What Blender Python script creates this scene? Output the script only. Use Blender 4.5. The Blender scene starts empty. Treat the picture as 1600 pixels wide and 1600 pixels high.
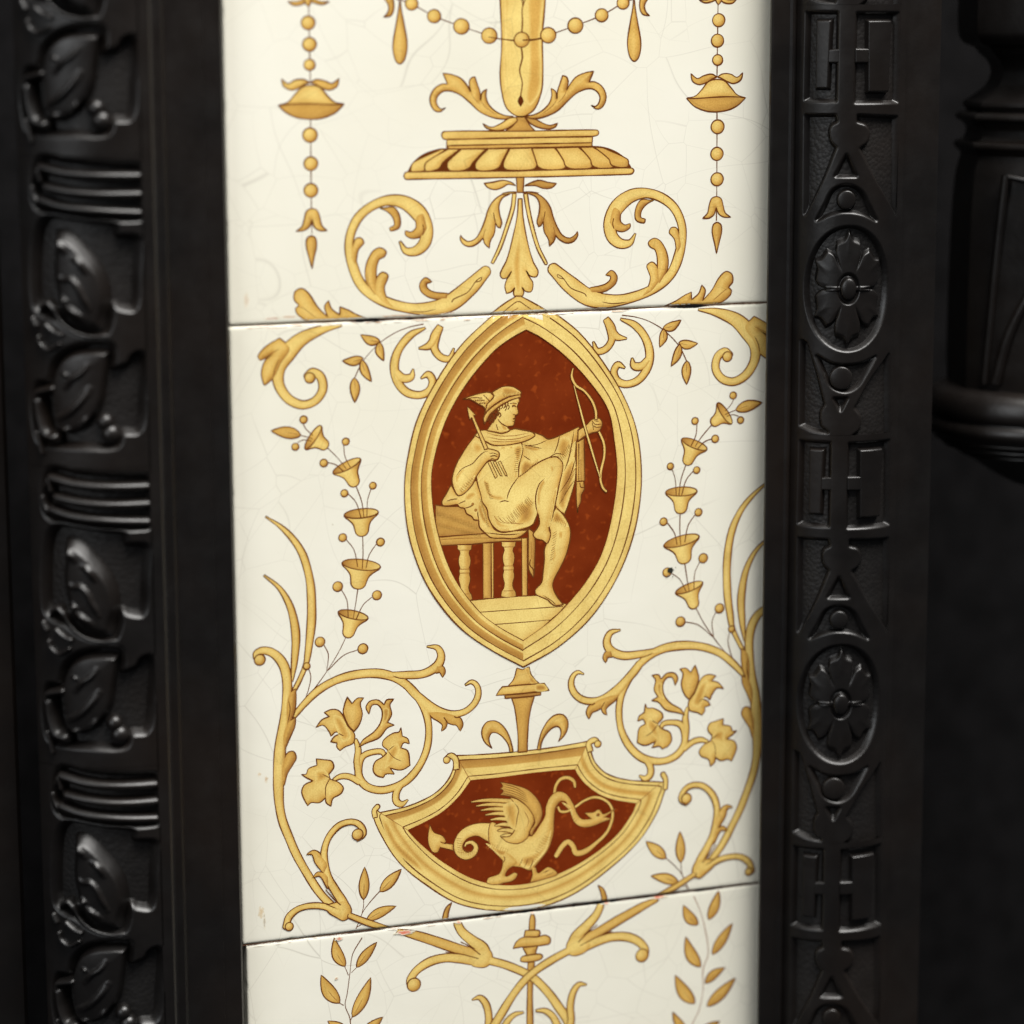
import bpy, math, random
import numpy as np
from mathutils import Matrix, Vector
from mathutils.geometry import delaunay_2d_cdt
random.seed(7); rng = np.random.default_rng(7)
S = bpy.context.scene
COL = S.collection

# ------------------------------------------------------------------ camera
F = 4350.0                                   # focal length in photo pixels (about 98 mm)
hx = np.array([12140.0, -846.0, F]); hx /= np.linalg.norm(hx)          # tile's right, in camera axes
dn = np.array([84.0, 23571.0, F]); dn -= (dn @ hx) * hx; dn /= np.linalg.norm(dn)
nn = np.cross(hx, dn)                        # into the wall
W2 = np.stack([hx, nn, -dn])                 # camera axes -> world axes (x right, y into wall, z up)
DIST = 633.228                               # mm from lens to the tile plane along its normal
def rays(x, y):
    x = np.asarray(x, float); y = np.asarray(y, float)
    v = np.stack([(x - 800) / F, (y - 800) / F, np.ones_like(x)], -1)
    return v @ W2.T
r0 = rays(819, 760); CAM = -r0 * (DIST / r0[1])                       # world origin: middle of the medallion
def at(x, y, w=0.0):
    """point (mm) where the line of sight through a photo pixel meets the upright plane w mm proud of the tiles"""
    r = rays(x, y); t = (-w - CAM[1]) / r[..., 1]
    return CAM + r * t[..., None]
cam_d = bpy.data.cameras.new('camera'); cam = bpy.data.objects.new('camera', cam_d); COL.objects.link(cam)
cam_d.sensor_width = 36; cam_d.lens = F / 1600 * 36; cam_d.clip_start = 0.02; cam_d.clip_end = 20
right = W2 @ np.array([1, 0, 0.]); up = W2 @ np.array([0, -1, 0.]); back = W2 @ np.array([0, 0, -1.])
M = Matrix.Identity(4)
for i in range(3):
    M[i][0], M[i][1], M[i][2], M[i][3] = right[i], up[i], back[i], CAM[i] * 0.001
cam.matrix_world = M
cam_d.dof.use_dof = True; cam_d.dof.aperture_fstop = 5.8
cam_d.dof.focus_distance = float(-(CAM - np.array([8., 0, 12.])) @ (W2 @ np.array([0, 0, -1.]))) * -0.001
cam_d.dof.aperture_blades = 7
S.camera = cam
# ------------------------------------------------------------------ light
wd = bpy.data.worlds.new('World'); S.world = wd; wd.use_nodes = True
wd.node_tree.nodes['Background'].inputs[0].default_value = (0.75, 0.78, 0.85, 1)
wd.node_tree.nodes['Background'].inputs[1].default_value = 0.05
def area(name, loc, target, sx, sy, power, col):
    d = bpy.data.lights.new(name, 'AREA'); d.shape = 'RECTANGLE'; d.size = sx; d.size_y = sy; d.energy = power; d.color = col
    o = bpy.data.objects.new(name, d); COL.objects.link(o); o.location = loc
    o.rotation_euler = (Vector(target) - Vector(loc)).to_track_quat('-Z', 'Y').to_euler(); return o
area('ceiling_light', (0.52, -0.90, 2.15), (0.0, 0, -0.05), 2.2, 1.1, 166, (1.0, 0.98, 0.945))
area('left_fill_light', (-1.55, -1.20, 0.75), (0.0, 0, 0), 0.9, 1.2, 13, (0.95, 0.98, 1.0))  # added fill lamp that brightens the left side, no window known there
S.view_settings.view_transform = 'Standard'; S.view_settings.look = 'None'; S.view_settings.exposure = 0; S.view_settings.gamma = 1
S.render.engine = 'CYCLES'
S.render.resolution_x = S.render.resolution_y = 1024

# ------------------------------------------------------------------ helpers
def lin(r, g, b):
    f = lambda c: (c / 12.92 if c <= 0.04045 else ((c + 0.055) / 1.055) ** 2.4)
    return np.array([f(r / 255), f(g / 255), f(b / 255)])
def tag(o, label=None, cat=None, group=None, kind=None):
    for k, v in (('label', label), ('category', cat), ('group', group), ('kind', kind)):
        if v: o[k] = v
    return o
def empty(name, loc=(0, 0, 0)):
    o = bpy.data.objects.new(name, None); COL.objects.link(o); o.location = loc; o.empty_display_size = 0.01; return o
def meshobj(name, V, Fc, mat, parent=None, cols=None, smooth=True, flip=False):
    """V in mm, world axes relative to the parent"""
    me = bpy.data.meshes.new(name)
    V = np.asarray(V, float) * 0.001
    me.from_pydata(V.tolist(), [], [tuple(int(i) for i in (f[::-1] if flip else f)) for f in Fc])
    me.polygons.foreach_set('use_smooth', [smooth] * len(me.polygons))
    if cols is not None:
        a = me.color_attributes.new('ink', 'FLOAT_COLOR', 'POINT')
        c = np.ones((len(V), 4)); c[:, :3] = cols; a.data.foreach_set('color', c.ravel())
    me.materials.append(mat); me.update()
    o = bpy.data.objects.new(name, me); COL.objects.link(o)
    if parent: o.parent = parent
    return o
def inst(o, parent, loc, scale=(1, 1, 1)):
    c = o.copy(); COL.objects.link(c); c.parent = parent; c.location = loc; c.scale = scale; return c

# ------------------------------------------------------------------ materials
def newmat(name):
    m = bpy.data.materials.new(name); m.use_nodes = True; nt = m.node_tree
    return m, nt, nt.nodes['Principled BSDF']
def N(nt, typ, **kw):
    n = nt.nodes.new(typ)
    for k, v in kw.items():
        if k.startswith('i_'): n.inputs[k[2:].replace('_', ' ')].default_value = v
        else: setattr(n, k, v)
    return n
def ramp(nt, p0, c0, p1, c1):
    r = nt.nodes.new('ShaderNodeValToRGB'); e = r.color_ramp.elements
    e[0].position = p0; e[0].color = c0; e[1].position = p1; e[1].color = c1; return r
def g4(v): return (v, v, v, 1)
def glaze_waves(nt, b, coord):
    n1 = N(nt, 'ShaderNodeTexNoise', i_Scale=55.0, i_Detail=2.0); nt.links.new(coord, n1.inputs['Vector'])
    n2 = N(nt, 'ShaderNodeTexNoise', i_Scale=900.0, i_Detail=1.0); nt.links.new(coord, n2.inputs['Vector'])
    b1 = N(nt, 'ShaderNodeBump', i_Strength=0.10, i_Distance=0.0012); nt.links.new(n1.outputs['Fac'], b1.inputs['Height'])
    b2 = N(nt, 'ShaderNodeBump', i_Strength=0.12, i_Distance=0.00008); nt.links.new(n2.outputs['Fac'], b2.inputs['Height'])
    nt.links.new(b1.outputs['Normal'], b2.inputs['Normal']); nt.links.new(b2.outputs['Normal'], b.inputs['Normal'])
def craze(nt, coord):
    """fine crackle lines of an old glaze: 0 on a line, 1 elsewhere"""
    wob = N(nt, 'ShaderNodeTexNoise', i_Scale=14.0, i_Detail=1.5); nt.links.new(coord, wob.inputs['Vector'])
    mix = N(nt, 'ShaderNodeMixRGB', blend_type='LINEAR_LIGHT'); mix.inputs[0].default_value = 0.02
    nt.links.new(coord, mix.inputs[1]); nt.links.new(wob.outputs['Color'], mix.inputs[2])
    outs = []
    for sc, wd_ in ((44.0, 0.0046), (84.0, 0.0070)):
        v = N(nt, 'ShaderNodeTexVoronoi', feature='DISTANCE_TO_EDGE'); v.inputs['Scale'].default_value = sc
        nt.links.new(mix.outputs[0], v.inputs['Vector'])
        r = ramp(nt, 0.0, g4(0), wd_, g4(1)); nt.links.new(v.outputs['Distance'], r.inputs[0]); outs.append(r)
    patch = N(nt, 'ShaderNodeTexNoise', i_Scale=26.0, i_Detail=2.0); nt.links.new(coord, patch.inputs['Vector'])
    pr = ramp(nt, 0.42, g4(0), 0.62, g4(1)); nt.links.new(patch.outputs['Fac'], pr.inputs[0])
    m2 = N(nt, 'ShaderNodeMixRGB', blend_type='LIGHTEN'); m2.inputs[0].default_value = 1
    nt.links.new(outs[1].outputs[0], m2.inputs[1]); nt.links.new(pr.outputs[0], m2.inputs[2])
    mul = N(nt, 'ShaderNodeMixRGB', blend_type='MULTIPLY'); mul.inputs[0].default_value = 1
    nt.links.new(outs[0].outputs[0], mul.inputs[1]); nt.links.new(m2.outputs[0], mul.inputs[2])
    return mul.outputs[0]
CREAM = lin(234, 231, 217)
def tile_mat():
    m, nt, b = newmat('ivory_glaze'); tc = N(nt, 'ShaderNodeTexCoord'); co = tc.outputs['Object']
    big = N(nt, 'ShaderNodeTexNoise', i_Scale=14.0, i_Detail=4.0); nt.links.new(co, big.inputs['Vector'])
    r = ramp(nt, 0.3, (*(CREAM * np.array([.95, .94, .90])), 1), 0.7, (*(CREAM * 1.03), 1)); nt.links.new(big.outputs['Fac'], r.inputs[0])
    sp = N(nt, 'ShaderNodeTexNoise', i_Scale=420.0, i_Detail=2.0); nt.links.new(co, sp.inputs['Vector'])
    spr = ramp(nt, 0.77, g4(0), 0.80, g4(0.55)); nt.links.new(sp.outputs['Fac'], spr.inputs[0])
    mx = N(nt, 'ShaderNodeMixRGB'); nt.links.new(spr.outputs[0], mx.inputs[0]); nt.links.new(r.outputs[0], mx.inputs[1]); mx.inputs[2].default_value = (*lin(176, 160, 128), 1)
    cz = craze(nt, co)
    fade = N(nt, 'ShaderNodeTexNoise', i_Scale=30.0, i_Detail=1.0); nt.links.new(co, fade.inputs['Vector'])
    fr_ = ramp(nt, 0.36, g4(0.10), 0.66, g4(0.36)); nt.links.new(fade.outputs['Fac'], fr_.inputs[0])
    inv = N(nt, 'ShaderNodeInvert'); nt.links.new(cz, inv.inputs[1])
    fm = N(nt, 'ShaderNodeMixRGB', blend_type='MULTIPLY'); fm.inputs[0].default_value = 1
    nt.links.new(inv.outputs[0], fm.inputs[1]); nt.links.new(fr_.outputs[0], fm.inputs[2])
    mc = N(nt, 'ShaderNodeMixRGB'); nt.links.new(fm.outputs[0], mc.inputs[0]); nt.links.new(mx.outputs[0], mc.inputs[1]); mc.inputs[2].default_value = (*lin(138, 128, 112), 1)
    nt.links.new(mc.outputs[0], b.inputs['Base Color'])
    b.inputs['Roughness'].default_value = 0.16; b.inputs['IOR'].default_value = 1.5
    b.inputs['Subsurface Weight'].default_value = 0.0
    glaze_waves(nt, b, co); return m
def ink_mat():
    m, nt, b = newmat('printed_ink'); tc = N(nt, 'ShaderNodeTexCoord'); co = tc.outputs['Object']
    at_ = N(nt, 'ShaderNodeVertexColor', layer_name='ink')
    n = N(nt, 'ShaderNodeTexNoise', i_Scale=2600.0, i_Detail=2.0); nt.links.new(co, n.inputs['Vector'])
    r = ramp(nt, 0.32, (.91, .87, .78, 1), 0.62, (1.04, 1.04, 1.04, 1)); nt.links.new(n.outputs['Fac'], r.inputs[0])
    mu = N(nt, 'ShaderNodeMixRGB', blend_type='MULTIPLY'); mu.inputs[0].default_value = 1
    nt.links.new(at_.outputs[0], mu.inputs[1]); nt.links.new(r.outputs[0], mu.inputs[2])
    n2 = N(nt, 'ShaderNodeTexNoise', i_Scale=160.0, i_Detail=3.0); nt.links.new(co, n2.inputs['Vector'])
    r2 = ramp(nt, 0.3, (.88, .82, .74, 1), 0.7, (1.05, 1.05, 1.05, 1)); nt.links.new(n2.outputs['Fac'], r2.inputs[0])
    mu2 = N(nt, 'ShaderNodeMixRGB', blend_type='MULTIPLY'); mu2.inputs[0].default_value = 1
    nt.links.new(mu.outputs[0], mu2.inputs[1]); nt.links.new(r2.outputs[0], mu2.inputs[2])
    cz = craze(nt, co); inv = N(nt, 'ShaderNodeInvert'); nt.links.new(cz, inv.inputs[1])
    sc = N(nt, 'ShaderNodeMath', operation='MULTIPLY'); sc.inputs[1].default_value = 0.22; nt.links.new(inv.outputs[0], sc.inputs[0])
    mcz = N(nt, 'ShaderNodeMixRGB'); nt.links.new(sc.outputs[0], mcz.inputs[0]); nt.links.new(mu2.outputs[0], mcz.inputs[1]); mcz.inputs[2].default_value = (*lin(110, 78, 44), 1)
    nt.links.new(mcz.outputs[0], b.inputs['Base Color']); b.inputs['Roughness'].default_value = 0.18
    glaze_waves(nt, b, co); return m
def red_mat():
    m, nt, b = newmat('printed_russet'); tc = N(nt, 'ShaderNodeTexCoord'); co = tc.outputs['Object']
    n = N(nt, 'ShaderNodeTexNoise', i_Scale=110.0, i_Detail=6.0); nt.links.new(co, n.inputs['Vector'])
    r = ramp(nt, 0.35, (*lin(107, 37, 8), 1), 0.66, (*lin(122, 47, 14), 1)); nt.links.new(n.outputs['Fac'], r.inputs[0])
    s = N(nt, 'ShaderNodeTexNoise', i_Scale=520.0, i_Detail=1.0); nt.links.new(co, s.inputs['Vector'])
    sr = ramp(nt, 0.60, g4(0), 0.74, g4(0.42)); nt.links.new(s.outputs['Fac'], sr.inputs[0])
    mx = N(nt, 'ShaderNodeMixRGB'); nt.links.new(sr.outputs[0], mx.inputs[0]); nt.links.new(r.outputs[0], mx.inputs[1]); mx.inputs[2].default_value = (*lin(172, 78, 26), 1)
    nt.links.new(mx.outputs[0], b.inputs['Base Color']); b.inputs['Roughness'].default_value = 0.18
    glaze_waves(nt, b, co); return m
def iron_mat(name, rough, stipple):
    m, nt, b = newmat(name); tc = N(nt, 'ShaderNodeTexCoord'); geo = N(nt, 'ShaderNodeNewGeometry'); co = geo.outputs['Position']
    n = N(nt, 'ShaderNodeTexNoise', i_Scale=22.0, i_Detail=4.0, i_Roughness=0.5); nt.links.new(co, n.inputs['Vector'])
    r = ramp(nt, 0.42, (.0046, .0038, .0035, 1), 0.75, (.0092, .0062, .0046, 1)); nt.links.new(n.outputs['Fac'], r.inputs[0])
    nt.links.new(r.outputs[0], b.inputs['Base Color'])
    n3 = N(nt, 'ShaderNodeTexNoise', i_Scale=140.0, i_Detail=4.0); nt.links.new(co, n3.inputs['Vector'])
    rr = ramp(nt, 0.3, g4(rough - .04), 0.7, g4(rough + .06)); nt.links.new(n3.outputs['Fac'], rr.inputs[0]); nt.links.new(rr.outputs[0], b.inputs['Roughness'])
    n2 = N(nt, 'ShaderNodeTexNoise', i_Scale=700.0, i_Detail=4.0); nt.links.new(co, n2.inputs['Vector'])
    b1 = N(nt, 'ShaderNodeBump', i_Strength=0.2, i_Distance=0.00018); nt.links.new(n2.outputs['Fac'], b1.inputs['Height'])
    last = b1
    if stipple:
        v = N(nt, 'ShaderNodeTexVoronoi'); v.inputs['Scale'].default_value = 1050.0; nt.links.new(co, v.inputs['Vector'])
        b2 = N(nt, 'ShaderNodeBump', i_Strength=0.3, i_Distance=0.0003, invert=True); nt.links.new(v.outputs['Distance'], b2.inputs['Height'])
        nt.links.new(b1.outputs['Normal'], b2.inputs['Normal']); last = b2
    nt.links.new(last.outputs['Normal'], b.inputs['Normal']); return m
M_TILE, M_INK, M_RED = tile_mat(), ink_mat(), red_mat()
M_IRON, M_STIP = iron_mat('blacked_iron', 0.36, False), iron_mat('stippled_iron', 0.48, True)
def plain(name, c, rough):
    m, nt, b = newmat(name); geo = N(nt, 'ShaderNodeNewGeometry')
    n = N(nt, 'ShaderNodeTexNoise', i_Scale=120.0, i_Detail=4.0); nt.links.new(geo.outputs['Position'], n.inputs['Vector'])
    r = ramp(nt, 0.3, (*(np.array(c) * .6), 1), 0.7, (*(np.array(c) * 1.4), 1)); nt.links.new(n.outputs['Fac'], r.inputs[0])
    nt.links.new(r.outputs[0], b.inputs['Base Color']); b.inputs['Roughness'].default_value = rough; b.inputs['Specular IOR Level'].default_value = 0.08; return m
M_SOOT = plain('soot', (.0045, .0042, .0045), 0.85)
M_GROUT = plain('grimy_mortar', (.035, .028, .022), 0.9)

# ------------------------------------------------------------------ curves
PX = 0.157
def crom(P, closed, step):
    """centripetal-ish Catmull-Rom through P (n,k); resampled about every step"""
    P = np.asarray(P, float); n = len(P)
    if n == 2 and not closed:
        m = max(2, int(np.linalg.norm(P[1, :2] - P[0, :2]) / step) + 1); t = np.linspace(0, 1, m)[:, None]; return P[0] * (1 - t) + P[1] * t
    out = []; rngi = range(n) if closed else range(n - 1)
    for i in rngi:
        if closed: a, b, c, d = P[(i - 1) % n], P[i], P[(i + 1) % n], P[(i + 2) % n]
        else:
            b, c = P[i], P[i + 1]; a = P[i - 1] if i > 0 else 2 * b - c; d = P[i + 2] if i + 2 < n else 2 * c - b
        L = np.linalg.norm(c[:2] - b[:2]) + 1e-9
        la = np.linalg.norm(b[:2] - a[:2]) + 1e-9; ld = np.linalg.norm(d[:2] - c[:2]) + 1e-9
        mb = (c - a) / (L + la) * L; mc = (d - b) / (L + ld) * L
        m = max(2, int(L / step) + 1); t = np.linspace(0, 1, m, endpoint=False)[:, None]
        out.append((2*t**3-3*t**2+1)*b + (t**3-2*t**2+t)*mb + (-2*t**3+3*t**2)*c + (t**3-t**2)*mc)
    if not closed: out.append(P[-1:])
    return np.concatenate(out)
def outline(P, flags, step=0.35):
    """closed smooth outline; points with flag 1 are sharp corners"""
    P = np.asarray(P, float); idx = [i for i, f in enumerate(flags) if f]
    if not idx: return crom(P, True, step)
    P = np.roll(P, -idx[0], axis=0); fl = flags[idx[0]:] + flags[:idx[0]]
    idx = [i for i, f in enumerate(fl) if f] + [len(P)]; P = np.vstack([P, P[:1]]); out = []
    for a, b in zip(idx[:-1], idx[1:]): out.append(crom(P[a:b + 1], False, step)[:-1])
    return np.concatenate(out)
def inside(P, Q):
    x, y = Q[:, 0], Q[:, 1]; r = np.zeros(len(Q), bool); a = P; b = np.roll(P, -1, 0)
    for (x0, y0), (x1, y1) in zip(a, b):
        if y0 == y1: continue
        c = ((y0 > y) != (y1 > y)) & (x < (x1 - x0) * (y - y0) / (y1 - y0) + x0); r ^= c
    return r
def segdist(P, Q, closed=True):
    """distance from points Q to polyline P and the nearest point's direction"""
    a = P if closed else P[:-1]; b = np.roll(P, -1, 0) if closed else P[1:]
    best = np.full(len(Q), 1e9); dirv = np.zeros((len(Q), 2)); par = np.zeros(len(Q))
    for i in range(len(a)):
        ab = b[i] - a[i]; t = np.clip(((Q - a[i]) @ ab) / (ab @ ab + 1e-12), 0, 1)
        v = a[i] + t[:, None] * ab - Q; d = np.hypot(v[:, 0], v[:, 1]); k = d < best
        best[k] = d[k]; dirv[k] = v[k]; par[k] = (i + t)[k]
    return best, dirv / (best[:, None] + 1e-9), par
# ------------------------------------------------------------------ printed ornament
GL, GM, GD, GO = lin(238, 216, 136), lin(213, 171, 90), lin(158, 109, 54), lin(106, 60, 26)
RED_EDGE = lin(150, 84, 34)
def tone(s):
    s = np.clip(np.asarray(s, float), 0, 1)[..., None]
    return np.where(s < .5, GL * (1 - 2 * s) + GM * 2 * s, GM * (2 - 2 * s) + GD * (2 * s - 1))
DARK = np.array([0.83, -0.55])
class Fr:
    def __init__(s, x0, y0, k): s.x0, s.y0, s.k = x0, y0, k
    def __call__(s, P):
        P = np.asarray([p[:2] for p in P], float); q = at(s.x0 + P[:, 0] / s.k, s.y0 + P[:, 1] / s.k); return q[:, [0, 2]]
FA, FB, FC, FD = Fr(340, 0, 3.636), Fr(780, 0, 3.636), Fr(340, 260, 3.636), Fr(780, 260, 3.636)
FE, FF, FG, FH = Fr(340, 500, 4.444), Fr(900, 500, 5), Fr(620, 440, 4), Fr(620, 740, 4)
FI, FJ, FK, FL = Fr(680, 560, 5.714), Fr(680, 720, 5.714), Fr(360, 780, 5), Fr(900, 780, 5)
FM, FN, FO, FP = Fr(380, 980, 4.706), Fr(860, 970, 4.706), Fr(560, 1140, 3.2), Fr(640, 1190, 4.706)
FQ, FR, FS = Fr(360, 1260, 4.706), Fr(620, 1360, 5), Fr(880, 1260, 4.706)
FW, FX, FY, FZ = Fr(720, 1020, 8), Fr(680, 270, 6.154), Fr(640, 130, 8), Fr(640, 1040, 11.43)
FI0 = Fr(0, 0, 1)
class Art:
    """one printed motif: ink laid as thin sheets on the face of a tile"""
    def __init__(s, axis=None, z0=0.006): s.V, s.F, s.C, s.n, s.z, s.ax, s.grp = [], [], [], 0, z0, axis, None
    def mp(s, fr, P):
        q = fr(P)
        if s.ax is not None: q[:, 0] = 2 * s.ax - q[:, 0]
        return q
    def up(s): s.z += 0.0003; return s.z
    def add(s, P2, z, faces, cols):
        P2 = np.asarray(P2); k = len(P2)
        s.V.append(np.column_stack([P2[:, 0], np.full(k, -z), P2[:, 1]])); s.F += [tuple(i + s.n for i in f) for f in faces]
        s.C.append(np.broadcast_to(cols, (k, 3)).copy()); s.n += k
    def strip(s, A, B, z, ca, cb, closed=False):
        n = len(A); P = np.vstack([A, B]); m = n if closed else n - 1
        s.add(P, z, [(i, (i + 1) % n, n + (i + 1) % n, n + i) for i in range(m)], np.vstack([np.broadcast_to(ca, (n, 3)), np.broadcast_to(cb, (n, 3))]))
    def ink(s, P, w=2.0, col=GO, closed=False, z=None, taper=False):
        """engraved line along mm points P, w in photo pixels"""
        P = np.asarray(P, float)
        if len(P) < 2: return
        if closed: T = np.roll(P, -1, 0) - np.roll(P, 1, 0)
        else: T = np.gradient(P, axis=0)
        T /= np.linalg.norm(T, axis=1)[:, None] + 1e-9; Nn = np.column_stack([-T[:, 1], T[:, 0]])
        n = len(P); ph = rng.uniform(0, 6, 2); u = np.arange(n) * 0.12
        wv = w * PX * .5 * (1 + .16 * np.sin(u + ph[0]) + .12 * np.sin(2.3 * u + ph[1]))
        if taper: wv = wv * np.clip(np.sin(np.linspace(0.12, math.pi - 0.12, n)) * 1.6, .15, 1)
        s.strip(P + Nn * wv[:, None], P - Nn * wv[:, None], s.up() if z is None else z, col, col, closed)
    def line(s, fr, P, w=1.8, col=GO, taper=False): s.ink(crom(s.mp(fr, P), False, .5), w, col, taper=taper)
    def fill(s, fr, P, base=.1, edge=.55, soft=1.1, ow=2.0, col=None, oc=GO, dk=.6, mm=False, smooth=True):
        q = np.asarray(P) if mm else s.mp(fr, P)
        fl = [len(p) > 2 and p[2] == 1 for p in P] if not mm else [0] * len(q)
        if not smooth: fl = [1] * len(q)
        o = outline(q, fl)
        s.poly(o, base, edge, soft, ow, col, oc, dk)
    def poly(s, o, base=.1, edge=.55, soft=1.1, ow=2.0, col=None, oc=GO, dk=.6, fn=None):
        area2 = np.sum(o[:, 0] * np.roll(o[:, 1], -1) - np.roll(o[:, 0], -1) * o[:, 1])
        if area2 < 0: o = o[::-1].copy()
        lo, hi = o.min(0), o.max(0); st = max(0.42, math.sqrt(abs(area2) / 2) / 26)
        gx, gy = np.meshgrid(np.arange(lo[0], hi[0], st), np.arange(lo[1], hi[1], st)); Q = np.column_stack([gx.ravel(), gy.ravel()])
        Q = Q + rng.uniform(-.12, .12, Q.shape) * st
        if len(Q):
            Q = Q[inside(o, Q)]
            if len(Q): Q = Q[segdist(o, Q)[0] > .45 * st]
        pts = [Vector(p) for p in np.vstack([o, Q])] if len(Q) else [Vector(p) for p in o]
        v, e, f, *_ = delaunay_2d_cdt(pts, [], [list(range(len(o)))], 1, 1e-5)
        V = np.array([[p.x, p.y] for p in v])
        d, nv, _ = segdist(o, V)
        T = np.roll(o, -1, 0) - np.roll(o, 1, 0); T /= np.linalg.norm(T, axis=1)[:, None] + 1e-9; ON = np.column_stack([T[:, 1], -T[:, 0]])
        on = d < 1e-4
        if on.any():
            j = np.argmin(((V[on][:, None] - o[None]) ** 2).sum(2), 1); nv[on] = ON[j]
        if col is not None: c = np.broadcast_to(np.asarray(col), (len(V), 3)).copy()
        elif fn is not None: c = fn(V, d)
        else: c = tone(base + 1.25 * edge * np.exp(-d / soft) * (1 - dk + dk * (.15 + 1.1 * np.clip(nv @ DARK, 0, 1))))
        zf, zo = (s.up(), s.up()) if s.grp is None else (s.grp + .003, s.grp)
        if s.grp is not None: s.grp += 0.00012
        s.add(V, zf, f, c)
        if ow: s.ink(o, ow * (1.7 if s.grp is not None else 1), oc, True, zo)
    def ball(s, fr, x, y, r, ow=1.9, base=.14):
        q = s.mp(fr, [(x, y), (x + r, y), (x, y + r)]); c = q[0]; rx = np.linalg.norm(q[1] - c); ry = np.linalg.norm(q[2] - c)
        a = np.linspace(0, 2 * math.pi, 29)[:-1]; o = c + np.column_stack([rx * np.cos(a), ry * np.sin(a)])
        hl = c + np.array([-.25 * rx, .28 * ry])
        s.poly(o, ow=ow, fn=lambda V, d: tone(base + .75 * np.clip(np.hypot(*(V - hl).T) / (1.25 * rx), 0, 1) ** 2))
    def rib(s, fr, P, base=.12, edge=.6, ow=2.0, caps=(False, False), side=0):
        """stem or scroll of varying width: P is x, y, width in the zoomed frame"""
        q = s.mp(fr, P); w = np.array([p[2] for p in P]) / fr.k * PX * .47
        R = crom(np.column_stack([q, w]), False, .38); C, w = R[:, :2], np.clip(R[:, 2], .03, None)
        T = np.gradient(C, axis=0); T /= np.linalg.norm(T, axis=1)[:, None] + 1e-9
        for e in (0, 1):
            if caps[e]:
                r = w[0] if e == 0 else w[-1]; k = np.linspace(0, 1, 7)[1:]; sg = -1 if e == 0 else 1; t = T[0] if e == 0 else T[-1]
                ex = (C[0] if e == 0 else C[-1]) + sg * t * (k * r)[:, None]; ew = np.clip(r * np.sqrt(1 - k ** 2), .02, None)
                if e == 0: C = np.vstack([ex[::-1], C]); w = np.concatenate([ew[::-1], w]); T = np.vstack([np.repeat(t[None], 6, 0), T])
                else: C = np.vstack([C, ex]); w = np.concatenate([w, ew]); T = np.vstack([T, np.repeat(t[None], 6, 0)])
        Nn = np.column_stack([-T[:, 1], T[:, 0]]); ts = np.linspace(-1, 1, 7); n = len(C)
        zf, zo = (s.up(), s.up()) if s.grp is None else (s.grp + .003, s.grp)
        if s.grp is not None: s.grp += 0.00012
        P2 = np.vstack([C + Nn * (w * t)[:, None] for t in ts]); lum = []
        for t in ts:
            sh = np.clip((Nn * np.sign(t)) @ DARK, -1, 1) if t else np.zeros(n)
            lum.append(base + edge * abs(t) ** 2.0 * 1.05 * (.32 + .68 * np.clip(sh + .15, 0, 1)))
        fc = [(j * n + i, j * n + i + 1, (j + 1) * n + i + 1, (j + 1) * n + i) for j in range(6) for i in range(n - 1)]
        s.add(P2, zf, fc, tone(np.concatenate(lum)))
        if ow:
            k = 1.7 if s.grp is not None else 1
            s.ink(np.vstack([C + Nn * w[:, None], (C - Nn * w[:, None])[::-1]]), ow * k, GO, True, zo)
    def leaf(s, fr, b, t, wd_, bend=0.0, base=.2):
        q = s.mp(fr, [b, t]); b_, t_ = q; ax = t_ - b_; L = np.linalg.norm(ax); ax /= L; nr = np.array([-ax[1], ax[0]]); w = wd_ / fr.k * PX * .5
        if s.ax is not None: bend = -bend
        u = np.linspace(0, 1, 15); prof = np.sin(math.pi * u ** .8) ** .9 * w; cen = b_ + ax * (u * L)[:, None] + nr * (bend * w * np.sin(math.pi * u) - bend * w * .9 * u ** 3)[:, None]
        o = np.vstack([cen + nr * prof[:, None], (cen - nr * prof[:, None])[1:-1][::-1]]); s.poly(o, base, .55, .9)
        s.ink(cen[1:8], 1.0, GD, taper=True)
    def merge(s):
        class _:
            def __enter__(c): s.z += .001; s.grp = s.z
            def __exit__(c, *a): s.z = s.grp + .004; s.grp = None
        return _()
    def build(s, name, parent, mat=None):
        V = np.concatenate(s.V); x0, x1, z0, z1 = parent['face']
        V[:, 2] = np.clip(V[:, 2], z0 + .12, z1 - .12)
        e = np.minimum.reduce([V[:, 2] - z0, z1 - V[:, 2]]); V[:, 1] += np.interp(e, [p_[0] for p_ in ARRIS[1:]], [p_[1] for p_ in ARRIS[1:]])   # the ink follows the rounded arris
        o = meshobj(name, V, s.F, mat or M_INK, parent, np.concatenate(s.C), smooth=False); o['face'] = parent['face']; return o

ARRIS = [(0, 9.0), (0, .55), (.04, .36), (.13, .2), (.3, .09), (.55, .03), (.9, .008), (1.5, 0)]
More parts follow.
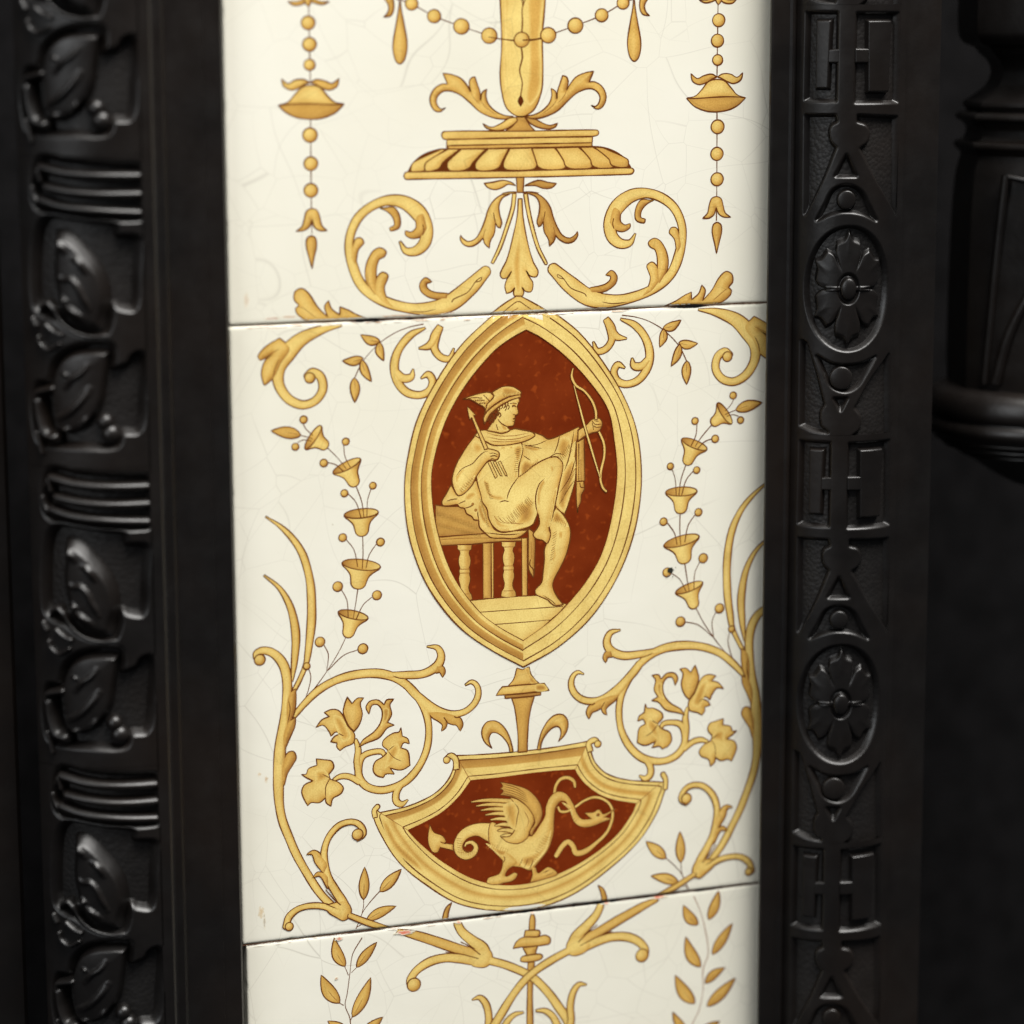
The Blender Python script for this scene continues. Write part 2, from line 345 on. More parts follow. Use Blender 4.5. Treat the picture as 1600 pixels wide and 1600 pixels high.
# ------------------------------------------------------------------ tiles
J1 = float(np.mean([at(357, 510)[2], at(1195, 473)[2]])); J2 = float(np.mean([at(375, 1478)[2], at(1183, 1380)[2]]))
XL = float(at(358, 500)[0]); XL3 = float(at(386, 1520)[0]); XR = float(at(1216, 700)[0])
def make_tile(label, x0, x1, z0, z1, w, seed):
    """one glazed tile: worn outline, rounded arris, thickness"""
    g = np.random.default_rng(seed); t = empty('ceramic_tile', (0, -w * .001, 0)); tag(t, label, 'tile', 'printed tiles set edge to edge')
    def side(a, b):
        n = int(np.linalg.norm(np.subtract(b, a)) / 0.9); u = np.linspace(0, 1, n, endpoint=False)[:, None]; return np.array(a) * (1 - u) + np.array(b) * u
    P = np.vstack([side((x0, z0), (x1, z0)), side((x1, z0), (x1, z1)), side((x1, z1), (x0, z1)), side((x0, z1), (x0, z0))]); n = len(P)
    c = np.array([(x0 + x1) / 2, (z0 + z1) / 2]); hw = np.array([(x1 - x0) / 2, (z1 - z0) / 2])
    nz = np.convolve(np.tile(g.normal(0, 1, n), 3), np.ones(7) / 7, 'same')[n:2 * n] * .05 + np.convolve(np.tile(g.normal(0, 1, n), 3), np.ones(41) / 41, 'same')[n:2 * n] * .12
    chips = np.zeros(n)
    for k in g.integers(0, n, 26):
        ln = g.integers(1, 4); chips[k:k + ln] += g.uniform(.03, .16)
    V, Fc = [], []
    prof = ARRIS; t['face'] = (x0, x1, z0, z1)
    for k, (ins, dp) in enumerate(prof):
        i_ = ins + (np.abs(nz) * .5 + chips) * max(0, 1 - ins / 1.5)
        q = c + (P - c) * (1 - i_[:, None] / hw)
        V.append(np.column_stack([q[:, 0], np.full(n, dp), q[:, 1]]))
        if k: Fc += [((k - 1) * n + i, (k - 1) * n + (i + 1) % n, k * n + (i + 1) % n, k * n + i) for i in range(n)]
    Fc.append(tuple(range((len(prof) - 1) * n, len(prof) * n)))
    o = meshobj('tile_body', np.concatenate(V), Fc, M_TILE, t); return t
T1 = make_tile('cream tile with printed urn pedestal and bead chains, topmost of the three', XL, XR, J1 + .14, J1 + 152, 0.0, 3)
T2 = make_tile('cream tile with russet almond medallion of a seated archer', XL, XR, J2 + .14, J1 - .14, 0.0, 4)
T3 = make_tile('cream tile with crossed gold stems under the dragon shield, lowest of the three', XL3, XR, J2 - 152, J2 - .14, -0.15, 5)
def motif(name, parent, fn, axis=None, mat=None, z0=.006):
    a = Art(z0=z0); fn(a); a.build(name, parent, mat)
    if axis is not None: b = Art(axis, z0 + .03); fn(b); b.build(name, parent, mat)
AX1, AX2, AX3 = float(at(811.5, 330)[0]), float(at(819.5, 760)[0]), float(at(828, 1560)[0])
# ================================================================== TOP TILE PRINT
def bead_chain(a):
    a.line(FA, [(514, -90), (518, 60), (522, 250), (527, 470)], 1.7); a.line(FA, [(528, 670), (530, 930), (533, 1190), (536, 1330)], 1.7)
    for p in ([(515, -50), (490, -10), (455, 8), (400, 8, 1), (430, 30), (480, 25), (505, 0)], [(515, -50), (545, -10), (585, 8), (635, 8, 1), (600, 25), (555, 18), (525, 0)], [(515, -60, 1), (490, -20), (500, 20), (516, 38, 1), (530, 15), (540, -20)]): a.fill(FA, p)
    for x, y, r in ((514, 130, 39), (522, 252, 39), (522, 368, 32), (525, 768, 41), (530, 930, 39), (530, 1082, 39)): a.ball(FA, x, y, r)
    a.fill(FA, [(525, 470, 1), (490, 452), (440, 455), (400, 475), (363, 448, 1), (375, 490), (420, 512), (460, 500), (500, 478)], .05)
    a.fill(FA, [(527, 470, 1), (560, 452), (610, 460), (650, 475), (690, 445, 1), (680, 490), (640, 512), (590, 500), (555, 480)], .25)
    a.fill(FA, [(345, 600, 1), (400, 580), (440, 535), (480, 495), (530, 485), (580, 495), (625, 545), (665, 580), (718, 590, 1), (650, 600), (530, 594), (420, 594)], .08)
    a.fill(FA, [(345, 600, 1), (420, 592), (530, 590), (650, 594), (718, 592, 1), (670, 640), (600, 670), (530, 678), (450, 668), (390, 640)], .52, .3)
    a.fill(FC, [(535, 240), (505, 255), (492, 300), (480, 340), (445, 370, 1), (490, 365), (520, 345), (537, 305, 1), (550, 345), (580, 365), (622, 365, 1), (592, 335), (580, 285), (565, 250)], .15)
    a.fill(FC, [(533, 395), (508, 410), (503, 450), (520, 520), (537, 582, 1), (548, 520), (563, 450), (556, 408)], .3)
motif('hanging_bead_chain', T1, bead_chain, AX1)

def garland(a):
    P = [(905, -30), (1040, 0), (1102, 22), (1230, 92), (1385, 150), (1543, 203), (1605, 222), (1690, 228)]
    a.line(FA, P, 1.6)
    for x, y, r in ((1102, 22, 36), (1230, 92, 38), (1385, 150, 44), (1543, 203, 44)): a.ball(FA, x, y, r)
    a.fill(FA, [(1036, -30, 1), (1042, 40), (1060, 140), (1077, 255), (1064, 335), (1037, 364), (1010, 342), (996, 265), (1014, 140), (1030, 40)], .22)
    a.fill(FA, [(935, -25, 1), (972, 35), (965, 75), (943, 98, 1), (985, 88), (1002, 45), (995, -25, 1)], .25)
motif('bead_garland', T1, garland, AX1)

def urn(a):
    o = [(265, -130), (262, 0), (246, 210), (249, 400), (240, 520), (200, 620), (140, 660), (90, 655), (40, 610), (14, 520), (5, 420), (14, 250), (5, 0), (-2, -130)]
    a.fill(FB, o, .06, .5, 1.6)
    for p, t in (([(170, -120), (160, 0), (165, 200), (165, 420), (150, 560), (175, 600), (232, 520), (240, 400), (237, 210), (252, 0), (255, -120)], .45), ([(25, -100), (30, 0), (32, 180), (25, 400), (40, 520), (48, 400), (46, 180), (60, 0), (50, -100)], .42)):
        q = outline(a.mp(FB, p), [0] * len(p)); a.poly(q, ow=0, fn=lambda V, d, t=t: tone(.06 + (t) * np.clip(d / .9, 0, 1)))
    a.line(FB, [(135, -130), (137, 0), (130, 60), (132, 120), (128, 190)], 2.2); a.line(FB, [(126, 270), (131, 330), (116, 400), (131, 470), (122, 545)], 2.2)
    a.line(FB, [(128, 60), (133, 20), (120, -20)], 1.3); a.line(FB, [(128, 60), (140, 20), (155, -20)], 1.3)
    a.fill(FB, [(122, 538, 1), (105, 575), (122, 607, 1), (138, 575)], col=lin(92, 42, 14), ow=.5)
    a.line(FB, [(-60, 210), (0, 220), (90, 232)], 1.6); a.line(FB, [(170, 232), (250, 218), (320, 195)], 1.6)
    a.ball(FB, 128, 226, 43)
motif('urn_body', T1, urn)

def acanthus(a):
    a.fill(FY, [(1300, 415, 1), (1180, 400), (1060, 340), (980, 250), (955, 150), (965, 75, 1), (905, 120), (890, 215, 1), (880, 110), (850, 20), (815, -80, 1), (765, -60), (745, 0), (765, 110, 1), (720, 30), (640, -60), (520, -110), (415, -125, 1), (450, -45), (475, 10, 1), (400, 12), (310, 70), (258, 170), (262, 260), (310, 340), (380, 358), (450, 305, 1), (400, 325), (355, 290), (335, 220), (360, 150), (430, 100), (520, 100), (640, 150), (760, 250), (880, 360), (1040, 430), (1190, 450)], .1, .7, 1.5)
    a.line(FY, [(890, 215), (930, 280), (1000, 340), (1080, 390)], 1.0, GD, True); a.line(FY, [(765, 110), (800, 180), (880, 270)], 1.0, GD, True)
motif('acanthus_leaf', T1, acanthus, AX1)

def pedestal(a):
    a.fill(FY, [(1340, 420, 1), (1440, 420, 1), (1500, 520), (1570, 600, 1), (1190, 605, 1), (1300, 520)], .55, .3)
    a.fill(FY, [(1335, 425, 1), (1240, 440), (1130, 510), (1020, 550), (915, 505, 1), (960, 560), (1060, 590), (1180, 580), (1280, 530), (1345, 470)], .05)
    a.fill(FB, [(150, 665, 1), (200, 675), (250, 700), (290, 712), (332, 700, 1), (318, 722), (280, 734), (215, 722), (170, 695)], .45)
    def quad(p, b=.1, e=.4): a.fill(FI0, p, b, e, 1.0, smooth=False)
    a.fill(FI0, [(694, 205.5), (690, 211), (693, 217), (700, 218), (813, 215), (925, 213), (934, 211), (935.5, 206), (932, 203), (813, 205)], .12, .4)
    quad([(698, 218), (926, 213.5), (925, 226), (698, 231)], .1); quad([(700, 227.5), (925, 223), (925, 229), (700, 233.5)], .3)
    # gadrooned foot: each lobe its own shape
    bot = [(639, 268), (659, 269), (662, 268), (676, 268), (700.5, 267), (724, 267), (744, 266.5), (773, 266), (790, 266), (835, 265), (847, 265), (883, 264), (891, 264), (925, 263), (933, 263), (960, 262), (964, 262), (984, 261)]
    top = [(690, 233), (697, 233), (700, 233), (718, 233), (721, 233), (760, 232.5), (763, 232.5), (795, 232), (797, 232), (830, 231.5), (831, 231.5), (866, 231), (868, 231), (904, 230), (906, 230), (926, 229.5), (928, 229.5), (942, 231)]
    a.fill(FI0, [(637, 269, 1), (645, 255), (662, 241), (685, 233.5), (700, 233), (813, 231), (926, 229), (950, 232), (970, 242), (984, 258), (986, 262, 1), (813, 266)], col=lin(98, 48, 16), ow=1.8)
    for i in range(9):
        b0, b1, t0, t1 = np.array(bot[2 * i]), np.array(bot[2 * i + 1]), np.array(top[2 * i]), np.array(top[2 * i + 1])
        m0 = b0 * .62 + t0 * .38; m1 = b1 * .62 + t1 * .38; k = (i - 4) / 4.; bul = 1 - abs(k)
        m0 = m0 + np.array([-5 - 9 * max(0, -k) * .8 + 6 * max(0, k), -1]); m1 = m1 + np.array([5 + 9 * max(0, k) * .8 - 6 * max(0, -k), -1])
        lo0, lo1 = b0 * .86 + t0 * .14 + np.array([-4, 0]), b1 * .86 + t1 * .14 + np.array([4, 0])
        a.fill(FI0, [tuple(t0) + (1,), tuple(m0), tuple(lo0), tuple(b0 + np.array([4, 0])), tuple(b1 - np.array([4, 0])), tuple(lo1), tuple(m1), tuple(t1) + (1,)], .05 + .28 * max(0, k), .45, 1.2)
    a.fill(FI0, [(635, 269), (631, 275), (634, 280), (645, 280), (813, 277), (980, 272.5), (988, 271), (990.5, 266), (986, 262.5), (813, 267)], .1, .4)
motif('urn_pedestal', T1, pedestal)

def pendant(a):
    a.fill(FX, [(780, 40, 1), (855, 40, 1), (845, 190, 1), (788, 190, 1)], .55, .3)
    a.fill(FX, [(775, 125, 1), (730, 90), (650, 72), (560, 90), (470, 102, 1), (510, 145), (580, 162), (650, 140), (700, 112)], .08)
    a.fill(FX, [(858, 125, 1), (920, 95), (1000, 72), (1080, 90), (1168, 102, 1), (1120, 145), (1040, 150), (960, 125)], .5)
    a.rib(FX, [(780, 190, 10), (720, 192, 16), (650, 205, 16)]); a.rib(FX, [(850, 190, 10), (920, 190, 16), (990, 200, 16)])
    a.rib(FX, [(762, 200, 42), (745, 340, 40), (690, 520, 38), (620, 720, 36), (548, 870, 30)], .1); a.rib(FX, [(868, 200, 42), (890, 340, 40), (930, 520, 38), (990, 720, 36), (1065, 870, 30)], .12, caps=(False, True))
    a.fill(FX, [(798, 250, 1), (835, 250, 1), (845, 420), (885, 650), (940, 850), (990, 950), (970, 1000), (910, 990), (875, 940, 1), (905, 1000), (940, 1060), (925, 1140), (870, 1140), (835, 1100, 1), (852, 1150), (840, 1185, 1), (760, 1185, 1), (752, 1150), (765, 1105, 1), (730, 1145), (685, 1160, 1), (670, 1090), (700, 1000), (735, 945, 1), (700, 1005), (645, 1015), (625, 970), (690, 830), (750, 600), (790, 400)], .08, .35)
    q = outline(a.mp(FX, [(815, 420), (800, 600), (760, 780), (745, 900), (780, 1150), (820, 1150), (825, 900), (825, 600)]), [0] * 8); a.poly(q, ow=0, fn=lambda V, d: tone(.1 + .42 * np.clip(d / .8, 0, 1)))
motif('leaf_pendant', T1, pendant)
def droop(a):
    a.fill(FX, [(700, 195, 1), (630, 215), (560, 270), (510, 350), (480, 450), (440, 550), (390, 630), (320, 660), (265, 630), (245, 600, 1), (240, 640), (280, 695), (350, 708), (420, 670), (460, 625, 1), (475, 680), (520, 725, 1), (530, 660), (570, 580), (580, 480, 1), (600, 520), (625, 530, 1), (640, 480), (620, 400), (615, 310), (650, 240), (720, 205, 1)], .12 if a.ax is None else .5, .5)
    a.line(FX, [(580, 480), (568, 430), (560, 380)], 1.3, GO, True); a.line(FX, [(460, 625), (470, 580), (485, 540)], 1.2, GD, True)
motif('drooping_leaf', T1, droop, AX1)

def scroll(a):
    with a.merge():
        a.rib(FC, [(1522, 598, 62), (1430, 690, 92), (1330, 770, 96), (1230, 805, 78), (1100, 806, 54), (950, 768, 52), (830, 690, 52), (770, 570, 54), (748, 430, 44), (785, 312, 46), (860, 236, 46), (960, 195, 50), (1060, 205, 70), (1140, 262, 86), (1188, 350, 70), (1178, 430, 66), (1130, 478, 52), (1070, 480, 32), (1036, 428, 4)], .1, .6, caps=(True, False))
        a.fill(FC, [(890, 730, 1), (845, 650), (845, 570), (880, 490), (920, 465), (955, 485), (945, 510), (915, 530), (900, 600), (910, 720, 1)], .18)
        a.fill(FC, [(895, 720, 1), (905, 640), (935, 605), (965, 620), (960, 645), (945, 690), (960, 750), (1000, 800, 1), (940, 770)], .1)
        a.fill(FC, [(765, 470, 1), (785, 415), (815, 410), (828, 435), (815, 450), (795, 480), (782, 560, 1), (760, 520)], .1)
        a.fill(FC, [(945, 240, 1), (1000, 235), (1032, 285), (1030, 345), (985, 365), (978, 350, 1), (1005, 335), (998, 290), (965, 255), (920, 235, 1)], .3)
        a.fill(FC, [(1190, 350, 1), (1165, 390), (1110, 408), (1070, 390), (1068, 368, 1), (1100, 375), (1128, 350), (1130, 290), (1165, 270)], .3)
        a.fill(FC, [(1300, 750, 1), (1220, 748), (1160, 712), (1150, 670), (1180, 635), (1213, 655, 1), (1185, 665), (1190, 692), (1225, 715), (1310, 725, 1)], .35)
    a.line(FC, [(1330, 772), (1340, 755), (1420, 715), (1470, 650), (1500, 630), (1495, 648), (1465, 658)], 1.6); a.line(FC, [(1240, 810), (1180, 825), (1090, 826)], 1.4, GO, True)
    a.line(FC, [(890, 725), (855, 660), (850, 600)], 1.2, GD, True); a.line(FC, [(1165, 390), (1172, 360), (1165, 330)], 1.5)
motif('acanthus_scroll', T1, scroll, AX1)
def corner_leaf(a):
    a.fill(FC, [(860, 868, 1), (790, 842), (740, 815), (695, 798, 1), (695, 845, 1), (650, 810), (630, 762, 1), (608, 795), (625, 855, 1), (570, 800), (520, 725), (478, 693), (440, 712), (435, 758), (460, 790), (443, 808), (452, 838), (500, 872), (560, 889, 1), (700, 878)], .15, .6, 1.4)
    a.line(FC, [(462, 790), (500, 815), (560, 860)], 1.2, GD, True)
motif('corner_leaf', T1, corner_leaf, AX1)
def apex_band(a):
    L = [(810, 461), (790, 472), (766, 489)]; R = [(810, 461), (832, 472), (856, 486)]
    a.fill(FI0, [(810, 461, 1), (833, 473), (856, 486.5, 1), (812, 490, 1), (764, 492.5, 1), (790, 473)], .12, .4)
    a.line(FI0, [(785, 489), (797, 479), (810, 471), (822, 478), (834, 486.5)], 1.6); a.line(FI0, [(797, 489), (810, 481)], 1.2, GD)
motif('medallion_tip', T1, apex_band)

# ================================================================== MIDDLE TILE PRINT
OUTL = [(811, 461), (786, 480), (760, 501), (720, 540), (682, 595), (652, 655), (637, 715), (632, 760), (635, 815), (645, 860), (665, 910), (695, 955), (727, 988), (770, 1017), (817.5, 1042)]
INL = [(822, 515), (797, 529), (770, 550), (727, 602), (695, 660), (676, 727), (674, 765), (680, 815), (695, 870), (715, 912), (750, 957), (780, 980), (817.5, 1001)]
OUTR = [(811, 461), (846, 477), (877, 497), (907, 522), (945, 570), (977, 625), (995, 675), (1002, 740), (997, 802), (982, 860), (957, 915), (920, 968), (870, 1012), (817.5, 1042)]
INR = [(822, 515), (845, 527), (882, 555), (920, 595), (950, 640), (960, 690), (964, 740), (957, 802), (942, 860), (920, 902), (890, 940), (860, 970), (817.5, 1001)]
def resamp(P, n):
    d = np.concatenate([[0], np.cumsum(np.linalg.norm(np.diff(P, axis=0), axis=1))]); u = np.linspace(0, d[-1], n)
    return np.column_stack([np.interp(u, d, P[:, 0]), np.interp(u, d, P[:, 1])])
def band(a, O, I, stops, lines, n=120):
    """moulded frame between an outer and an inner line: stops = (t, shade) pairs, lines = engraved lines at t"""
    O, I = resamp(O, n), resamp(I, n); z = a.up()
    for (t0, s0), (t1, s1) in zip(stops[:-1], stops[1:]):
        if t1 > t0: a.strip(O * (1 - t0) + I * t0, O * (1 - t1) + I * t1, z, tone(np.array([s0]))[0], tone(np.array([s1]))[0])
    for t, w in lines: a.ink(O * (1 - t) + I * t, w)
def cr(a, P, fr=FI0, st=.5): return crom(a.mp(fr, P), False, st)
def medallion_frame(a):
    band(a, cr(a, OUTL), cr(a, INL), [(0, .18), (.22, .06), (.24, .75), (.30, .85), (.50, .62), (.53, .1), (.62, .06), (.64, .8), (.82, .55), (.86, .12), (1, .2)], [(0, 2.0), (.23, 1.7), (.62, 1.7), (1, 1.2)])
    band(a, cr(a, OUTR), cr(a, INR), [(0, .3), (.1, .15), (.22, .1), (.24, .1), (.6, .08), (.64, .1), (.9, .15), (1, .3)], [(0, 2.0), (.23, 1.9), (.66, 1.9), (1, 1.0)])
motif('medallion_frame', T2, medallion_frame, z0=.105)
med = None
def red_field(a):
    o = np.vstack([cr(a, INL), cr(a, INR)[::-1][1:-1]]); a.poly(o, ow=0, col=lin(122, 44, 12))
a = Art(z0=.003); red_field(a); med = a.build('medallion_field', T2, M_RED)

def bench(a):
    tan = dict(base=.62, edge=.3, soft=1.0)
    a.fill(FJ, [(2, 395, 1), (100, 408, 1), (240, 405, 1), (400, 540, 1), (480, 640, 1), (420, 655, 1), (16, 680, 1), (4, 560)], **tan)
    a.fill(FJ, [(18, 682, 1), (440, 650, 1), (560, 690, 1), (830, 690, 1), (825, 715, 1), (600, 720, 1), (330, 745, 1), (48, 757, 1)], .45, .4)
    a.line(FJ, [(20, 705), (300, 690), (600, 690)], 1.0, GD)
    for x0, x1, y0, y1, b in ((425, 500, 735, 1232, .42), (500, 522, 733, 1228, .15), (772, 822, 690, 1208, .25)): a.fill(FJ, [(x0, y0), (x1, y0 - 2), (x1, y1 - 3), (x0 + 3, y1)], b, .4, smooth=False, ow=1.6)
    for cx, yo, sc in ((262, 0, 1.0), (655, -28, .98)):
        h = [(0, 750, 65), (0, 790, 62), (0, 803, 45), (0, 830, 40), (0, 860, 50), (0, 890, 54), (0, 930, 50), (0, 965, 40), (0, 975, 48), (0, 998, 48), (0, 1008, 44), (0, 1050, 52), (0, 1090, 46), (0, 1120, 38), (0, 1160, 42), (0, 1185, 55), (0, 1195, 62), (0, 1240, 64)]
        P = [(cx - w * sc, y + yo) for _, y, w in h] + [(cx + w * sc, y + yo) for _, y, w in h[::-1]]
        o = outline(a.mp(FJ, P), [1, 1] + [0] * (len(P) - 4) + [1, 1]); c0 = a.mp(FJ, [(cx - 15, 900)])[0][0]
        a.poly(o, ow=1.4, fn=lambda V, d: tone(.1 + .6 * np.clip((V[:, 0] - c0) / 1.5, 0, 1) + .35 * np.clip((c0 - V[:, 0]) / 1.6, 0, 1)))
        for y in (798, 968, 1003, 1190): a.line(FJ, [(cx - 44 * sc, y + yo), (cx + 44 * sc, y + yo - 2)], 1.1, GD)
    a.fill(FJ, [(310, 1248, 1), (600, 1222), (905, 1203, 1), (1000, 1230), (1172, 1280, 1), (1100, 1360), (1030, 1420), (930, 1510), (786, 1606, 1), (660, 1540), (530, 1475), (420, 1375)], .04, .25, 1.2, ow=1.2)
    for p in ([(400, 1352), (700, 1330), (1140, 1300)], [(520, 1462), (800, 1440), (1030, 1420)]): a.line(FJ, p, 1.4)
a = Art(z0=.006); bench(a); a.build('bench_and_steps', med)

def softp(a, fr, P, t, base=.08, k=1.15):
    q = outline(a.mp(fr, P), [0] * len(P)); a.poly(q, ow=0, fn=lambda V, d: tone(base + (1.3 * t - base) * (lambda x: x * x * (3 - 2 * x))(np.clip(d / (.98 * d.max() + 1e-6), 0, 1))))
def archer(a):
    # hanging end of the robe behind the leg
    a.fill(FJ, [(828, 600, 1), (880, 640), (892, 720), (888, 900), (885, 1000), (875, 1042, 1), (840, 985), (830, 930), (832, 700)], .45, .4); a.line(FJ, [(850, 880), (845, 930), (875, 970), (880, 1020)], 1.4); a.line(FJ, [(858, 880), (856, 720)], 1.0, GD)
    # cloak over the far arm
    a.fill(FI, [(700, 620, 1), (860, 655), (960, 690), (1010, 720), (1130, 680), (1280, 610, 1), (1300, 650), (1262, 745), (1255, 900), (1248, 1080), (1200, 1270), (1155, 1395, 1), (1080, 1330), (1000, 1100), (800, 1100), (740, 1080), (740, 950), (772, 800)], .12, .6, 1.2)
    for p, t in (([(1140, 1000), (1240, 880), (1245, 1080), (1190, 1270), (1150, 1370), (1085, 1300), (1100, 1150)], .7), ([(800, 900), (900, 930), (1000, 890), (900, 960), (780, 1060), (750, 980)], .66), ([(1080, 800), (1130, 700), (1210, 730), (1190, 850), (1150, 900), (1100, 870)], .5), ([(780, 770), (900, 790), (950, 810), (880, 830), (790, 800)], .62), ([(1180, 950), (1230, 760), (1255, 740), (1230, 900)], .1)): softp(a, FI, p, t, .12)
    for p in ([(780, 770), (880, 790), (950, 805)], [(785, 865), (850, 910)], [(1110, 690), (1090, 780), (1060, 850)], [(1240, 640), (1220, 760), (1190, 900), (1150, 1010)], [(1250, 900), (1200, 1060), (1110, 1200)], [(1240, 1090), (1180, 1180), (1110, 1300)], [(800, 780), (900, 770), (1000, 730)], [(1150, 860), (1080, 850), (1010, 890)]): a.line(FI, p, 1.5, GO, True)
    # quiver tails
    a.fill(FI, [(1258, 745, 1), (1330, 715, 1), (1336, 1090, 1), (1320, 1100), (1260, 1105, 1)], .28, .5); a.line(FI, [(1282, 760), (1282, 1095)], 1.6); a.line(FI, [(1300, 900), (1302, 1090)], 1.0, GD)
    a.fill(FI, [(1258, 1100, 1), (1325, 1095, 1), (1332, 1165), (1305, 1220), (1300, 1280), (1278, 1330), (1272, 1380, 1), (1262, 1300), (1258, 1180)], .3, .5); a.line(FI, [(1290, 1110), (1300, 1150), (1330, 1150)], 1.4)
    # robe under the seat
    a.fill(FJ, [(140, 215, 1), (95, 300), (58, 365), (75, 402), (200, 388, 1), (220, 415), (260, 425), (280, 470), (330, 500), (345, 525), (388, 530, 1), (395, 590), (440, 640), (500, 685), (600, 690), (720, 692), (790, 655), (832, 615, 1), (700, 625), (600, 640), (520, 600), (460, 430), (410, 290), (370, 180), (320, 200), (210, 300)], .06, .6, 1.0)
    for p in ([(200, 388), (260, 360), (330, 330)], [(100, 362), (150, 345), (200, 340)], [(260, 425), (310, 410), (345, 390)], [(390, 530), (380, 470), (400, 400)], [(440, 640), (520, 650), (640, 660), (760, 650)]): a.line(FJ, p, 1.5, GO, True)
    a.ball(FJ, 335, 387, 13, 0, .8); a.ball(FJ, 362, 440, 14, 0, .8); softp(a, FJ, [(400, 330), (430, 450), (470, 560), (430, 560), (380, 440)], .65)
    softp(a, FJ, [(270, 300), (340, 270), (370, 300), (300, 360), (260, 350)], .5)
    # standing leg
    a.fill(FJ, [(1078, 415, 1), (1150, 490), (1200, 590), (1207, 680), (1172, 830), (1110, 965), (1060, 1060), (1048, 1120), (1080, 1200), (1145, 1285, 1), (1060, 1290), (1000, 1240), (900, 1192), (895, 1150), (950, 1085), (962, 1000), (975, 880), (975, 790), (1000, 725), (1030, 650), (1015, 560), (1050, 470)], .05, .55, 1.1)
    softp(a, FJ, [(1085, 440), (1150, 510), (1190, 590), (1100, 560), (1040, 560), (1050, 480)], .62); softp(a, FJ, [(1060, 740), (1050, 860), (1010, 980), (1000, 1080), (1030, 960), (1080, 850)], .4); softp(a, FJ, [(1110, 620), (1140, 640), (1130, 700), (1100, 670)], .42)
    a.line(FJ, [(1080, 1290), (1040, 1250), (960, 1200)], 1.4, GO, True)
    # torso, raised thigh and shin
    a.fill(FI, [(430, 720, 1), (560, 768), (770, 745, 1), (780, 830), (748, 950), (742, 1060, 1), (800, 1020), (880, 955), (1000, 892), (1085, 880), (1135, 930), (1138, 990), (1108, 1120), (1080, 1260), (1042, 1420), (1015, 1520), (1030, 1575), (1000, 1652), (960, 1625), (900, 1608), (874, 1572), (910, 1515), (930, 1470), (914, 1385), (880, 1475), (790, 1520), (600, 1550), (530, 1515), (478, 1430), (462, 1345), (420, 1280), (405, 1210), (378, 1120), (368, 1040), (395, 980), (440, 900)], .04, .55, 1.0)
    for p, t in (([(700, 1300), (830, 1250), (890, 1180), (895, 1300), (905, 1390), (860, 1480), (780, 1510), (660, 1530), (720, 1420)], .62), ([(700, 800), (770, 770), (775, 850), (740, 960), (735, 1060), (690, 1080), (720, 950)], .5), ([(430, 1080), (480, 1110), (500, 1200), (600, 1230), (640, 1250), (560, 1270), (470, 1230), (440, 1160)], .45), ([(540, 780), (650, 790), (750, 765), (690, 800), (600, 810)], .48), ([(1030, 960), (1060, 970), (1055, 1020), (1035, 1010)], .45), ([(920, 1150), (960, 1080), (985, 1100), (950, 1180), (930, 1330), (910, 1280)], .5), ([(1060, 1180), (1090, 1150), (1050, 1380), (1020, 1500), (1000, 1500), (1030, 1360)], .5), ([(520, 1380), (600, 1470), (700, 1490), (620, 1520), (540, 1490)], .34), ([(380, 1000), (440, 950), (420, 1020), (385, 1100)], .45)): softp(a, FI, p, t, .06)
    for p in ([(742, 1060), (690, 1130), (655, 1200), (640, 1260)], [(980, 1068), (930, 1120), (900, 1210), (897, 1300), (914, 1390)], [(570, 1285), (620, 1270), (660, 1280)], [(780, 830), (752, 950), (740, 1060)], [(880, 1475), (900, 1420), (915, 1385)]): a.line(FI, p, 1.7, GO, True)
    for k in range(5): a.line(FI, [(520 + 40 * k, 1400 + 8 * k), (560 + 42 * k, 1450 + 6 * k), (620 + 42 * k, 1475)], .9, GD, True)
    # cloak band across the chest
    a.fill(FI, [(350, 690, 1), (390, 650), (440, 640), (600, 665), (700, 630), (760, 635), (870, 660), (890, 690), (800, 740), (650, 772), (520, 775), (430, 735), (380, 740)], .06, .5, .9)
    for p in ([(450, 660), (560, 690), (700, 690), (840, 665)], [(460, 700), (600, 725), (740, 715), (860, 680)], [(480, 735), (600, 745), (760, 735)]): a.line(FI, p, 1.3, GD, True)
    # near arm and hand
    a.fill(FI, [(355, 690, 1), (420, 730), (465, 800), (520, 815), (565, 835), (572, 870), (550, 905), (480, 912), (430, 965), (370, 1050), (330, 1130), (250, 1212), (200, 1222), (158, 1140), (152, 1060), (195, 930), (280, 790)], .05, .55, 1.0)
    softp(a, FI, [(340, 740), (420, 760), (440, 820), (380, 860), (330, 830)], .42); softp(a, FI, [(180, 1060), (240, 990), (300, 960), (230, 1040), (190, 1120)], .42); softp(a, FI, [(240, 1190), (320, 1110), (360, 1040), (330, 1060), (260, 1140)], .5)
    for p in ([(180, 1060), (240, 985), (330, 940), (385, 880), (430, 840), (470, 830)], [(480, 850), (520, 845), (560, 860)], [(485, 875), (530, 868), (560, 880)], [(490, 895), (530, 890)], [(355, 690), (280, 790), (195, 930)]): a.line(FI, p, 1.4, GO, True)
    # far forearm and hand
    a.fill(FI, [(1275, 640, 1), (1350, 592), (1400, 545), (1465, 535), (1492, 580), (1465, 645), (1400, 665), (1330, 700), (1272, 745, 1)], .2, .55, .9)
    for p in ([(1400, 560), (1430, 590), (1480, 585)], [(1410, 600), (1440, 615), (1480, 610)], [(1400, 575), (1415, 640)], [(1430, 560), (1460, 560)]): a.line(FI, p, 1.5)
    # neck and face
    a.fill(FI, [(460, 645, 1), (510, 570), (555, 500), (560, 420), (640, 372), (745, 340, 1), (752, 385), (730, 412), (742, 490), (715, 512), (712, 550), (695, 600), (655, 606), (640, 612, 1), (668, 640), (600, 668), (520, 655)], .05, .5, .8)
